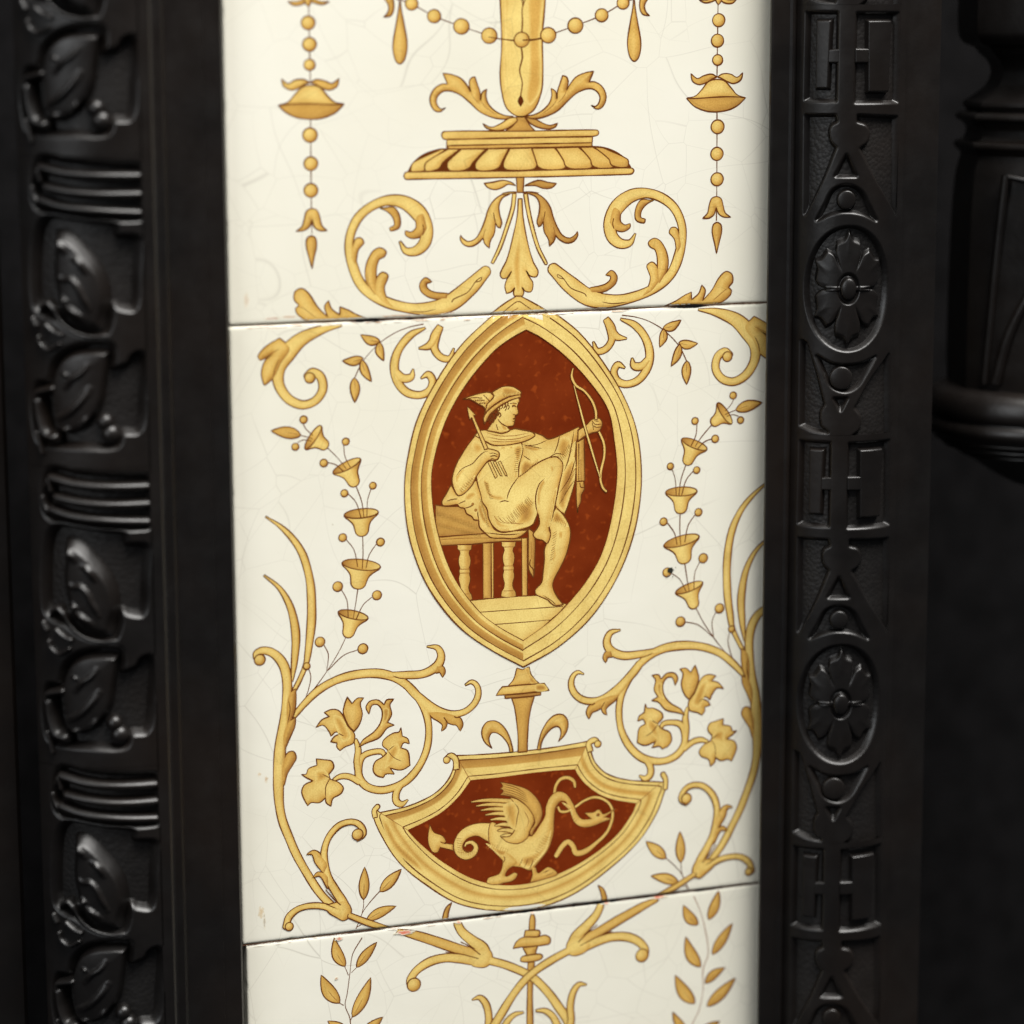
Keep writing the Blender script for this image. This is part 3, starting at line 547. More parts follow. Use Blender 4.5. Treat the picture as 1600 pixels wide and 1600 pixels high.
    softp(a, FI, [(580, 560), (630, 600), (650, 640), (600, 640)], .5); softp(a, FI, [(680, 400), (735, 395), (720, 430), (690, 430)], .5)
    for p, w in (([(665, 405), (700, 398), (728, 405)], 1.8), ([(685, 430), (705, 422), (720, 432)], 2.2), ([(692, 540), (712, 538)], 1.8), ([(695, 500), (720, 505)], 1.3), ([(560, 545), (590, 580), (640, 608)], 1.4), ([(545, 590), (560, 640)], 1.2), ([(690, 560), (705, 562)], 1.2)): a.line(FI, p, w)
    for x, y in ((470, 560), (490, 530), (510, 505), (530, 480), (550, 455), (575, 435), (600, 425), (625, 410), (500, 560), (520, 530), (545, 500), (560, 510), (610, 450), (635, 440)):
        a.line(FI, [(x, y), (x + 14, y - 26), (x + 26, y - 4), (x + 12, y + 16)], 1.8)
    # winged cap
    a.fill(FI, [(445, 580), (430, 535), (462, 470), (540, 405), (650, 345), (762, 325, 1), (768, 300), (735, 275), (690, 252), (610, 250), (545, 278), (505, 310), (470, 390), (448, 460), (440, 520)], .12, .55, .9)
    a.fill(FI, [(440, 585, 1), (430, 530), (470, 465), (560, 398), (660, 345), (760, 322, 1), (765, 345, 1), (670, 375), (580, 425), (490, 500), (455, 560)], .22, .5, .8); softp(a, FI, [(600, 260), (690, 262), (750, 300), (650, 330), (600, 310)], .58, .2)
    a.fill(FI, [(245, 362, 1), (320, 335), (400, 312), (480, 302), (522, 330), (500, 370), (462, 410), (450, 465, 1), (430, 430), (380, 405), (350, 385), (310, 365)], .08, .5, .8)
    for p in ([(290, 358), (350, 350), (420, 355)], [(340, 382), (390, 372), (440, 375)], [(385, 408), (420, 398), (450, 400)], [(430, 325), (455, 350), (485, 380)], [(500, 318), (522, 335), (512, 365)]): a.line(FI, p, 1.4)
    # arrows
    a.fill(FI, [(285, 425, 1), (362, 508, 1), (340, 508, 1), (472, 805, 1), (440, 815, 1), (325, 525, 1), (308, 548, 1), (296, 500)], .08, .4, .6, ow=1.5)
    for x in (470, 515, 560): a.fill(FI, [(x, 925, 1), (x + 22, 915, 1), (x + 85, 1050, 1), (x + 66, 1072 if x < 500 else 1045, 1)], .04, .3, .6, ow=1.3)
def hatch(a, fr, p0, p1, n, dx, dy, w=.65):
    for k in range(n):
        u = k / max(1, n - 1); x = p0[0] + (p1[0] - p0[0]) * u; y = p0[1] + (p1[1] - p0[1]) * u; j = rng.uniform(-.15, .15)
        a.line(fr, [(x, y), (x + dx * (.5 + j), y + dy * .5 + 4), (x + dx * (1 + j), y + dy)], w, GM * .45 + GD * .5, True)
a = Art(z0=.02); archer(a)
for args in (((690, 1480), (880, 1300), 16, -55, -70), ((745, 1000), (765, 800), 12, -45, 10), ((760, 1060), (900, 950), 10, 20, -60), ((1090, 860), (1190, 760), 9, 40, 60), ((1110, 1290), (1230, 1000), 16, 40, -50), ((250, 1195), (350, 1090), 8, -40, -30), ((430, 1100), (480, 1230), 8, 45, 20), ((600, 300), (740, 290), 12, 15, 40), ((330, 380), (430, 410), 9, 30, -30)): hatch(a, FI, *args)
for args in (((20, 430), (380, 560), 26, 4, 60), ((20, 540), (400, 640), 26, 4, 40), ((1060, 470), (1170, 540), 9, -20, 50), ((1090, 620), (1060, 860), 12, -40, 25), ((390, 330), (460, 560), 12, 30, 25)): hatch(a, FJ, *args)
pass; a.build('archer_figure', med)
def bow(a):
    a.rib(FI, [(1228, 92, 16), (1218, 160, 26), (1255, 240, 26), (1330, 290, 24), (1400, 380, 26), (1432, 470, 28), (1436, 545, 26)], .25, .5, 1.3, (True, False)); a.rib(FI, [(1460, 650, 24), (1505, 760, 26), (1508, 870, 26), (1480, 1000, 26), (1476, 1090, 26), (1500, 1160, 26), (1525, 1185, 24)], .25, .5, 1.3, (False, True))
    a.rib(FI, [(1238, 240, 12), (1280, 400, 18), (1335, 610, 22), (1400, 830, 22), (1470, 1060, 14)], .1, .4, 1.2)
a = Art(z0=.10); bow(a); a.build('bow', med)

def corner_scroll(a):
    with a.merge():
        a.rib(FE, [(860, 38, 6), (720, 70, 52), (580, 135, 92), (480, 235, 112), (425, 340, 86), (428, 450, 66), (490, 545, 60), (590, 590, 52), (680, 560, 52), (730, 480, 54), (715, 395, 54), (660, 362, 50), (625, 390, 46)], .12, .6, caps=(False, True))
        a.fill(FE, [(430, 130, 1), (340, 185), (283, 250), (295, 278, 1), (320, 270), (385, 235, 1), (330, 290), (308, 370), (325, 450, 1), (360, 425), (400, 385), (440, 300), (500, 200)], .12, .6, 1.3)
    a.ball(FE, 640, 402, 36); a.line(FE, [(295, 275), (350, 245), (430, 200)], 1.2, GD, True); a.line(FE, [(385, 400), (400, 330), (430, 270)], 1.3, GO, True)
motif('corner_scroll', T2, corner_scroll, AX2)
def sprig(a):
    a.line(FE, [(1430, 28), (1330, 50), (1230, 90), (1120, 165), (1010, 285), (950, 405)], 1.5)
    for b, t, w, bd in (((1128, 150), (990, 112), 62, .35), ((1122, 155), (1146, 285), 58, -.3), ((1010, 265), (868, 292), 62, .3), ((1000, 278), (1062, 432), 58, -.3), ((948, 402), (955, 572), 68, .1)): a.leaf(FE, b, t, w, bd)
motif('leaf_sprig', T2, sprig, AX2)
def side_scroll(a):
    with a.merge():
        a.rib(FE, [(1440, 55, 8), (1340, 105, 44), (1262, 200, 50), (1228, 310, 56), (1245, 420, 54), (1310, 500, 50), (1400, 522, 46), (1470, 490, 50), (1492, 425, 46), (1462, 378, 40), (1412, 405, 4)], .14, .65)
        a.rib(FE, [(1240, 360, 40), (1290, 405, 52), (1345, 395, 44), (1358, 342, 4)], .14, .6)
    with a.merge():
        a.rib(FG, [(272, 280, 40), (238, 350, 58), (236, 420, 42), (275, 472, 40), (330, 480, 34), (356, 418, 4)], .2, .6)
        a.rib(FG, [(245, 335, 40), (205, 398, 42), (138, 418, 4)], .2, .6)
motif('small_scroll', T2, side_scroll, AX2)

def bell(a, fr, m, b, hw):
    q = a.mp(fr, [m, b]); m_, b_ = q; ax = b_ - m_; L = np.linalg.norm(ax); ax /= L; nr = np.array([-ax[1], ax[0]]); h = hw / fr.k * PX
    R = [(1.0, -.02), (.97, .1), (.72, .26), (.5, .45), (.42, .66), (.36, .85), (.2, .97), (0, 1.0)]
    P = np.array([m_ + nr * (x * h) + ax * (y * L) for x, y in R] + [m_ - nr * (x * h) + ax * (y * L) for x, y in R[::-1][1:]])
    side = nr if nr @ DARK > 0 else -nr
    o = crom(P, True, .35); a.poly(o, ow=1.9, fn=lambda V, d: tone(.1 + .55 * np.clip(((V - m_) @ side) / (h * .6) - .05, 0, 1) + .3 * np.exp(-d / .5)))
    t = np.linspace(0, 2 * math.pi, 33)[:-1]; e = m_ + nr[None] * (np.cos(t) * h)[:, None] + ax[None] * (np.sin(t) * h * .27)[:, None]
    a.poly(e, ow=1.8, fn=lambda V, d: tone(.45 - .42 * np.clip(((V - m_) @ side) / h, -1, 1) + .2 * np.exp(-d / .4)))
def bells(a):
    stems = [(FE, [(590, 712), (612, 755), (660, 800)]), (FE, [(555, 850), (600, 832), (650, 840)]), (FE, [(575, 800), (620, 812), (660, 825)]), (FE, [(875, 868), (885, 950), (922, 1022)]), (FE, [(765, 990), (820, 1005), (872, 1050)]), (FE, [(762, 886), (840, 965), (892, 1032)]),
             (FE, [(905, 1205), (960, 1265), (995, 1370)]), (FE, [(1066, 1172), (1042, 1250), (1036, 1370)]), (FE, [(962, 1155), (1000, 1260), (1016, 1370)]), (FK, [(905, 315), (965, 395), (995, 530)]), (FK, [(1140, 350), (1082, 440), (1060, 540)]), (FK, [(1033, 288), (1036, 420), (1030, 545)]),
             (FK, [(868, 708), (910, 790), (920, 920)]), (FK, [(1105, 765), (1038, 825), (982, 938)]), (FK, [(996, 700), (978, 820), (960, 930)]), (FK, [(902, 1080), (840, 1205), (750, 1350), (640, 1500), (575, 1570)]), (FK, [(733, 1143), (765, 1215), (752, 1345)]), (FK, [(998, 1176), (885, 1220), (765, 1335)]), (FK, [(612, 1325), (628, 1390), (612, 1480), (585, 1560)])]
    for i in (5, 8, 11, 14, 15, 16, 17, 18): a.line(*stems[i], 1.4)
    for fr, m, b, hw in ((FE, (662, 815), (765, 884), 95), (FE, (896, 1012), (960, 1155), 106), (FE, (997, 1343), (1003, 1502), 121), (FK, (1023, 512), (992, 702), 155), (FK, (960, 903), (912, 1082), 122)): bell(a, fr, m, b, hw)
    for i in (0, 1, 2, 3, 4, 5, 6, 7, 8, 9, 10, 11, 12, 13, 14): a.line(stems[i][0], stems[i][1], 1.5)
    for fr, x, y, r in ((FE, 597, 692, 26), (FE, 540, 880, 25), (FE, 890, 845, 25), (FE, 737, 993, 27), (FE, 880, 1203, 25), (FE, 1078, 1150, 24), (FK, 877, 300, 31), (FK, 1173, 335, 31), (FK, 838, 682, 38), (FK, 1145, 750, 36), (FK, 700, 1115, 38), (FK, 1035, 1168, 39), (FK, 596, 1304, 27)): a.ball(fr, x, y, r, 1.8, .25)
    a.leaf(FE, (578, 800), (372, 766), 78, -.1, .3)
motif('bellflower_spray', T2, bells, AX2)

def stalk(a):
    with a.merge():
        a.rib(FK, [(275, 135, 4), (400, 222, 26), (500, 325, 42), (572, 450, 52), (618, 620, 58), (634, 800, 62), (630, 1000, 62), (606, 1200, 48), (590, 1290, 34), (545, 1400, 30), (500, 1490, 26)], .15, .7)
    with a.merge():
        a.rib(FK, [(262, 595, 4), (380, 690, 27), (450, 800, 42), (492, 930, 56), (511, 1080, 60), (503, 1250, 46), (482, 1420, 10)], .2, .7)
    with a.merge():
        a.rib(FM, [(98, 232, 36), (98, 195, 44), (145, 172, 50), (210, 185, 56), (270, 235, 62), (308, 310, 66), (324, 420, 64), (316, 560, 60), (300, 700, 64), (276, 850, 76), (266, 1000, 84), (260, 1150, 76), (266, 1300, 62), (292, 1430, 56), (342, 1560, 56), (400, 1690, 56), (470, 1810, 54), (560, 1950, 52), (660, 2055, 46), (740, 2125, 22)], .12, .65)
        a.fill(FM, [(385, 455, 1), (386, 530), (372, 630), (330, 720), (320, 570), (342, 490)], .3, .6); a.fill(FM, [(382, 668, 1), (376, 730), (332, 830), (302, 905, 1), (296, 800), (330, 705)], .35, .5)
        a.fill(FM, [(303, 970, 1), (330, 925), (368, 918), (386, 960), (362, 1010), (322, 1080), (298, 1160), (285, 1050)], .3, .6)
    a.ball(FM, 122, 240, 40); a.line(FM, [(330, 530), (345, 600), (325, 715)], 1.4, GO, True); a.line(FM, [(355, 662), (385, 665)], 1.5)
motif('foliate_stalk', T2, stalk, AX2)
def vine(a):
    with a.merge():
        a.rib(FM, [(345, 690, 26), (450, 562, 44), (560, 458, 52), (700, 384, 54), (850, 346, 60), (1000, 340, 62), (1120, 372, 58), (1225, 446, 54), (1300, 535, 54), (1348, 640, 48), (1366, 760, 46), (1348, 900, 48), (1288, 1030, 50), (1200, 1130, 54), (1100, 1182, 52), (1000, 1198, 50), (905, 1168, 52), (852, 1095, 50), (855, 1000, 46), (885, 945, 42), (950, 918, 36), (1020, 916, 34), (1045, 955, 20)], .14, .65)
        a.rib(FM, [(848, 1070, 46), (838, 980, 46), (845, 900, 42), (826, 825, 18)], .14, .6); a.rib(FM, [(860, 1140, 42), (785, 1100, 40), (720, 1096, 36), (665, 1122, 18)], .14, .6)
        a.rib(FM, [(1060, 352, 40), (1200, 352, 52), (1330, 340, 56), (1425, 285, 62), (1456, 215, 54), (1428, 152, 38), (1352, 142, 4)], .16, .65)
        a.fill(FM, [(1425, 288, 1), (1470, 292), (1484, 330), (1466, 366, 1), (1448, 332), (1415, 335, 1)], .35)
        a.rib(FZ, [(-60, 330, 130), (60, 470, 140), (200, 600, 150), (360, 745, 190), (520, 840, 190), (700, 870, 130), (860, 860, 112), (1010, 810, 110), (1140, 700, 108), (1215, 560, 108), (1225, 430, 92), (1180, 330, 76), (1100, 290, 55), (995, 345, 8)], .12, .6)
        a.fill(FZ, [(330, 840, 1), (420, 930), (520, 990), (590, 1060), (575, 1165, 1), (640, 1110), (672, 1015, 1), (760, 1045), (840, 1065), (905, 1165, 1), (945, 1060), (920, 970), (870, 915, 1), (700, 860), (480, 830)], .3, .5)
        a.rib(FM, [(1165, 1150, 40), (1126, 1218, 46), (1126, 1280, 46), (1165, 1302, 40), (1210, 1270, 6)], .14, .6)
    a.line(FZ, [(610, 925), (640, 965), (672, 1015)], 1.6); a.line(FZ, [(795, 910), (840, 930), (880, 920)], 1.8); a.line(FM, [(1100, 358), (1150, 375), (1200, 380)], 1.4, GO, True)
    # vine leaves
    a.fill(FM, [(748, 668, 1), (735, 620), (748, 560), (765, 513, 1), (800, 562, 1), (840, 522), (886, 520, 1), (862, 560), (876, 640), (852, 720), (815, 768, 1), (770, 720)], .25, .5)
    a.fill(FM, [(815, 845), (818, 785), (765, 720), (740, 660), (700, 612), (650, 605), (596, 626, 1), (632, 658, 1), (580, 680), (533, 738, 1), (590, 722), (636, 776), (645, 802, 1), (680, 772), (720, 780, 1), (670, 805), (643, 842, 1), (690, 852, 1), (688, 880), (712, 908, 1), (750, 880), (795, 862)], .12, .5); softp(a, FM, [(660, 650), (720, 660), (770, 740), (790, 810), (730, 840), (690, 760)], .5)
    a.fill(FM, [(850, 882, 1), (880, 830), (960, 770), (1010, 700), (1022, 620), (992, 572), (948, 575), (925, 640, 1), (903, 590), (930, 545), (990, 535), (1036, 570, 1), (1055, 535), (1107, 528, 1), (1080, 570), (1092, 640), (1062, 700, 1), (1112, 720, 1), (1060, 742), (1000, 812), (900, 855)], .18, .55); softp(a, FM, [(1030, 600), (1070, 600), (1060, 680), (1010, 730), (1030, 660)], .55)
    a.fill(FM, [(1062, 908), (1025, 870), (1032, 830), (1100, 780), (1145, 770), (1160, 736, 1), (1170, 800, 1), (1210, 820), (1222, 856, 1), (1180, 850), (1160, 886, 1), (1210, 912), (1226, 1016, 1), (1180, 1045), (1140, 1050), (1080, 1035, 1), (1112, 1080, 1), (1050, 1080), (1030, 1106, 1), (980, 1090), (955, 1050), (970, 990), (1030, 950)], .12, .5); softp(a, FM, [(1060, 910), (1130, 850), (1150, 900), (1110, 980), (1040, 1040), (1060, 960)], .5)
    a.fill(FM, [(640, 1115), (630, 1082, 1), (666, 1030), (650, 985), (600, 975), (538, 968, 1), (542, 1015, 1), (480, 1040), (462, 1080), (428, 1083, 1), (470, 1110), (512, 1130, 1), (450, 1160), (430, 1210), (450, 1270), (475, 1312, 1), (500, 1290), (560, 1290), (605, 1255, 1), (610, 1290), (645, 1317, 1), (660, 1260), (720, 1222), (736, 1180), (700, 1140), (660, 1125)], .1, .5); softp(a, FM, [(530, 1060), (600, 1050), (630, 1110), (560, 1150), (520, 1200), (530, 1130)], .5)
    for p in ([(1062, 910), (1110, 960), (1165, 985)], [(1062, 910), (1110, 870)], [(640, 1110), (608, 1170), (605, 1255)], [(640, 1110), (580, 1080)], [(815, 768), (780, 730), (748, 668)], [(700, 780), (740, 800)]): a.line(FM, p, 1.5, GO, True)
motif('vine_scroll', T2, vine, AX2)
def lower_curl(a):
    with a.merge():
        a.rib(FQ, [(925, 235, 50), (975, 200, 42), (962, 150, 40), (920, 118, 38), (860, 115, 38), (790, 145, 40), (722, 225, 42), (690, 325, 44), (696, 430, 48), (722, 530, 52), (772, 620, 58), (832, 715, 64), (850, 790, 66)], .16, .65)
        a.fill(FQ, [(672, 372, 1), (650, 342), (610, 325), (562, 350, 1), (602, 352), (625, 412), (685, 490, 1), (710, 430)], .15); a.fill(FQ, [(688, 490, 1), (640, 485), (608, 520, 1), (660, 512), (715, 600, 1), (715, 520)], .2)
        a.fill(FQ, [(720, 725, 1), (790, 705), (850, 700), (886, 760), (872, 810), (830, 836), (780, 812), (720, 770)], .1)
        a.rib(FQ, [(800, 780, 56), (700, 738, 42), (600, 730, 38), (500, 752, 40), (432, 808, 46), (408, 880, 42)], .14, .6, caps=(False, True))
        a.rib(FQ, [(868, 798, 34), (1000, 850, 40), (1160, 903, 40)], .3, .6)
    a.ball(FQ, 935, 205, 40); a.ball(FQ, 432, 882, 30); a.line(FQ, [(810, 725), (760, 680), (700, 610)], 1.6); a.line(FQ, [(780, 750), (730, 730), (680, 705)], 1.4, GO, True); a.line(FQ, [(865, 790), (860, 820)], 1.6)
motif('curled_bracket', T2, lower_curl, AX2, z0=.1)
def low_sprig(a):
    a.line(FQ, [(1100, 622), (1030, 700), (975, 775), (940, 860), (912, 928)], 1.5); a.line(FQ, [(980, 682), (978, 740), (965, 800)], 1.4); a.line(FQ, [(1000, 838), (960, 870), (925, 890)], 1.4)
    a.leaf(FQ, (980, 686), (987, 446), 78, 0); a.leaf(FQ, (1100, 628), (1256, 463), 84, 0); a.leaf(FQ, (1000, 838), (1216, 728), 78, .2)
motif('leaf_sprig', T2, low_sprig, AX2)

def finial(a):
    a.fill(FW, [(700, 190, 1), (770, 210, 1), (855, 175, 1), (875, 260), (930, 340), (985, 385, 1), (590, 415, 1), (660, 330)], .2, .5, 1.0); softp(a, FW, [(800, 200), (850, 190), (870, 270), (960, 380), (880, 385), (840, 300)], .6, .2)
    a.fill(FW, [(520, 425, 1), (1045, 380, 1), (1105, 470, 1), (780, 505), (440, 535, 1), (480, 470)], .12, .5, 1.0); softp(a, FW, [(930, 400), (1040, 392), (1085, 465), (940, 480)], .6)
    a.fill(FW, [(550, 530, 1), (1000, 490, 1), (1000, 530, 1), (555, 572, 1)], .75, .2)
    a.fill(FW, [(635, 568, 1), (920, 545, 1), (880, 680), (850, 860), (835, 1060), (830, 1235, 1), (715, 1245, 1), (715, 1060), (695, 840), (670, 680)], .5, .4, .8)
motif('finial', T2, finial)
def fleur(a): a.fill(FW, [(655, 1240, 1), (640, 1160), (600, 1030), (540, 930), (470, 868), (400, 848), (320, 870), (268, 950), (265, 1040), (310, 1130), (390, 1195, 1), (360, 1130), (355, 1060), (385, 1005), (440, 1000), (510, 1040), (570, 1110), (600, 1170), (615, 1250, 1)], .12, .7, 1.4)
motif('curled_leaf', T2, fleur, AX2)

SEG = [([(490, 130), (640, 123), (800, 110), (980, 88), (1150, 58)], [(560, 255), (680, 243), (820, 225), (950, 210), (1085, 200)]),
       ([(1150, 58), (1160, 100), (1185, 165), (1245, 222), (1350, 252), (1515, 262)], [(1085, 200), (1100, 228), (1140, 275), (1210, 325), (1290, 352), (1392, 368)]),
       ([(1515, 262), (1545, 265), (1530, 312), (1490, 420), (1400, 560), (1250, 700), (1080, 820), (900, 890), (700, 905), (500, 870), (330, 770), (200, 660), (110, 520), (70, 420), (80, 395), (108, 415)], [(1392, 368), (1385, 385), (1370, 420), (1290, 530), (1150, 642), (1000, 722), (850, 770), (700, 777), (560, 742), (420, 662), (310, 572), (250, 510), (246, 500)]),
       ([(108, 415), (250, 382), (380, 320), (455, 240), (490, 130)], [(246, 502), (330, 462), (420, 410), (500, 335), (560, 255)])]
def shield_frame(a):
    st = [[(0, .1), (.18, .1), (.2, .85), (.5, .62), (.53, .12), (.85, .1), (.87, .15), (1, .2)], [(0, .1), (.17, .08), (.2, .1), (.4, .12), (.5, .6), (.62, .5), (.7, .12), (1, .15)],
          [(0, .1), (.17, .08), (.2, .12), (.36, .1), (.42, .25), (.55, .6), (.66, .15), (.8, .08), (1, .2)], [(0, .1), (.18, .08), (.2, .8), (.42, .7), (.5, .12), (.85, .1), (1, .2)]]
    for (o, i), s_ in zip(SEG, st):
        o_, i_ = cr(a, o, FO), cr(a, i, FO)
        band(a, o_, i_, s_, [(0, 2.1), (.18, 1.8), (.83, 1.6)], 140)
    for i in range(4):
        p0 = a.mp(FO, [SEG[i][0][0], SEG[i][1][0]]); a.ink(np.linspace(p0[0], p0[1], 12), 1.0, GD)
    softp(a, FO, [(110, 440), (180, 600), (330, 720), (300, 660), (200, 560), (150, 470)], .55, .12, .6)
    for P in ([(490, 200, 34), (486, 150, 32), (462, 130, 30), (438, 148, 26)], [(1160, 110, 34), (1152, 70, 32), (1180, 52, 32), (1200, 70, 28)], [(1534, 300, 26), (1536, 250, 28), (1524, 225, 30)], [(84, 440, 26), (80, 405, 28), (95, 386, 28)]): a.rib(FO, P, .08, .5, 1.9, (False, True))
    a.ball(FO, 442, 152, 17, 1.6, .05); a.ball(FO, 1197, 72, 17, 1.6, .05)
motif('shield_frame', T2, shield_frame)
a = Art(z0=.006)
o = np.vstack([cr(a, i, FO)[:-1] for _, i in SEG]); a.poly(o, ow=1.6, col=lin(130, 52, 16))
shield = a.build('shield_field', T2, M_RED)
def dragon(a):
    a.rib(FP, [(1065, 235, 26), (1075, 180, 28), (1110, 130, 30), (1165, 118, 30), (1208, 145, 30), (1216, 185, 22)], .35, .5, 1.2, (False, True))
    a.rib(FP, [(1090, 330, 22), (1110, 365, 24), (1160, 365, 24), (1215, 335, 24), (1280, 290, 24), (1360, 262, 24), (1440, 285, 24), (1486, 340, 24), (1490, 420, 26), (1450, 520, 28), (1370, 600, 34), (1290, 660, 50), (1225, 672, 50), (1200, 620, 44), (1165, 590, 44), (1125, 620, 48), (1080, 690, 42)], .3, .5, 1.2, (False, True))
    a.fill(FP, [(665, 150, 1), (760, 168), (870, 208), (950, 290), (977, 375), (960, 440), (920, 500), (900, 548, 1), (880, 520), (920, 450), (900, 380), (830, 300), (760, 262), (665, 245, 1), (690, 215), (665, 200, 1), (685, 180)], .42, .5, 1.0, 1.4)
    for k in range(5): a.line(FP, [(690, 165 + 17 * k), (780, 190 + 17 * k), (860 + 4 * k, 240 + 15 * k)], 1.0, GO, True)
    a.rib(FP, [(720, 570, 150), (600, 522, 150), (500, 500, 105), (410, 530, 92), (362, 595, 82), (365, 660, 72), (415, 695, 62), (470, 675, 52), (488, 630, 42), (460, 595, 32), (420, 600, 24), (405, 625, 14)], .12, .6, 1.5)
    a.fill(FP, [(148, 462, 1), (180, 520), (240, 545), (268, 588), (250, 600, 1), (320, 608, 1), (322, 655, 1), (225, 630, 1), (205, 668), (165, 662), (135, 580)], .15, .5, .9, 1.4); a.line(FP, [(225, 590), (250, 600), (270, 605)], 1.2)
    with a.merge():
        a.fill(FP, [(600, 450), (700, 500), (800, 540), (900, 545), (958, 470), (998, 400), (1005, 330), (1040, 255), (1092, 222), (1150, 240), (1200, 310), (1232, 388), (1270, 425), (1342, 422, 1), (1290, 378, 1), (1350, 375), (1392, 355), (1425, 388), (1515, 345, 1), (1432, 410, 1), (1482, 420, 1), (1420, 442), (1330, 476), (1260, 476), (1210, 440), (1180, 360), (1150, 295), (1110, 290), (1072, 340), (1060, 420), (1055, 530), (1020, 640), (950, 735), (890, 795), (820, 775), (740, 760), (660, 700), (590, 600)], .1, .6, 1.2, 1.4)
        a.fill(FP, [(690, 660), (685, 760), (660, 825), (580, 858), (572, 892), (640, 902), (690, 890), (760, 872), (792, 830), (770, 818), (720, 845), (700, 840), (725, 790), (790, 740)], .12, .5, .9, 1.4); a.fill(FP, [(895, 770, 1), (905, 830), (890, 885, 1), (960, 870), (1085, 828), (1020, 778), (945, 822), (925, 780, 1)], .25, .5, .9, 1.4)
    softp(a, FP, [(820, 700), (930, 660), (1000, 600), (1040, 500), (1010, 640), (930, 740), (880, 785), (820, 760)], .6); softp(a, FP, [(560, 600), (660, 640), (720, 660), (680, 700), (600, 640)], .6); softp(a, FP, [(1120, 300), (1180, 330), (1200, 400), (1170, 350)], .5)
    for p in ([(800, 770), (820, 740), (830, 710)], [(840, 780), (860, 745), (870, 710)], [(880, 790), (900, 750), (910, 715)], [(690, 690), (700, 720), (680, 750)], [(980, 820), (1030, 795)], [(1000, 840), (1060, 815)], [(660, 870), (665, 895)], [(620, 868), (615, 890)]): a.line(FP, p, 1.2, GO, True)
    a.ball(FP, 1385, 392, 10, 1.2, .9)
    for k, (p, q) in enumerate((((672, 548), (800, 560)), ((650, 508), (795, 520)), ((630, 470), (790, 475)), ((598, 428), (785, 432)), ((560, 392), (780, 392)), ((526, 358), (775, 356)), ((492, 326), (770, 322)), ((456, 296), (768, 292)))):
        a.rib(FP, [(p[0], p[1], 12), (p[0] * .75 + q[0] * .25, p[1] * .75 + q[1] * .25 - 9, 26), ((p[0] + q[0]) / 2, (p[1] + q[1]) / 2 - 10, 34), (q[0], q[1], 38)], .14 + .02 * k, .6, 1.3, (True, False))
    a.fill(FP, [(735, 262, 1), (800, 282), (880, 350), (916, 430), (885, 510), (862, 565), (800, 602), (720, 592), (672, 555, 1), (740, 545), (775, 490), (768, 420), (780, 350), (765, 300)], .12, .5, 1.0, 1.4)
    softp(a, FP, [(690, 320), (780, 300), (800, 400), (790, 500), (740, 480), (700, 400)], .45, .15); a.line(FP, [(770, 300), (800, 350), (790, 420), (780, 490)], 1.3, GO, True); a.line(FP, [(840, 360), (875, 430), (860, 490)], 1.2, GD, True); a.line(FP, [(880, 510), (885, 545), (905, 545)], 1.6)
a = Art(z0=.01); dragon(a)
for args in (((560, 640), (700, 690), 10, 25, -55), ((380, 690), (470, 700), 8, 5, -45), ((340, 560), (350, 660), 7, 45, 5), ((930, 740), (1040, 560), 12, -50, -20), ((1190, 330), (1230, 420), 6, -25, 25), ((900, 470), (960, 380), 8, -20, -40)): hatch(a, FP, *args)
pass; a.build('winged_dragon', shield)
def foot_stub(a): a.fill(FR, [(430, 250, 1), (385, 290), (362, 350), (355, 402, 1), (398, 394, 1), (405, 330)], .35, .5)
motif('stem_stub', T2, foot_stub, AX2)
def speck(a):
    q = a.mp(FL, [(738, 552)])[0]; t = np.linspace(0, 2 * math.pi, 25)[:-1]
    a.poly(q + np.column_stack([np.cos(t), np.sin(t)]) * (.75 + rng.uniform(-.22, .22, 24))[:, None], ow=0, col=lin(48, 50, 46))
    for dx, dy, r in ((-20, 45, .3), (15, 52, .22), (-35, 60, .18), (38, -20, .2)):
        q = a.mp(FL, [(738 + dx, 552 + dy)])[0]; a.poly(q + np.column_stack([np.cos(t) * r * .5, np.sin(t) * r]), ow=0, col=lin(120, 122, 112))
a = Art(z0=.2); speck(a); a.build('soot_speck', T2)
# ================================================================== BOTTOM TILE PRINT
class FrT(Fr):
    pass
def cross_stem(a):
    with a.merge():
        a.rib(FR, [(5, 475, 30), (120, 500, 60), (300, 555, 74), (480, 615, 76), (620, 660, 90)], .35, .55)
        a.rib(FR, [(470, 405, 56), (510, 480, 66), (590, 550, 80), (670, 610, 90), (700, 680, 96)], .12, .55)
        a.rib(FR, [(690, 710, 90), (600, 700, 90), (500, 690, 72), (380, 685, 66), (260, 715, 66), (160, 780, 62), (110, 850, 60), (108, 895, 60)], .14, .55)
        a.fill(FR, [(620, 640), (690, 600), (742, 650), (740, 715), (690, 755), (600, 748), (560, 700)], .08, .4, ow=1.6)
        a.rib(FR, [(725, 705, 60), (850, 740, 58), (980, 790, 58), (1080, 850, 60), (1170, 940, 62), (1260, 1060, 66), (1340, 1180, 70), (1400, 1330, 72)], .16, .5)
    a.ball(FR, 135, 895, 52); a.line(FR, [(655, 660), (560, 590), (500, 560)], 1.8); a.line(FR, [(640, 690), (500, 655), (380, 640)], 1.6)
motif('crossed_stem', T3, cross_stem, AX3)
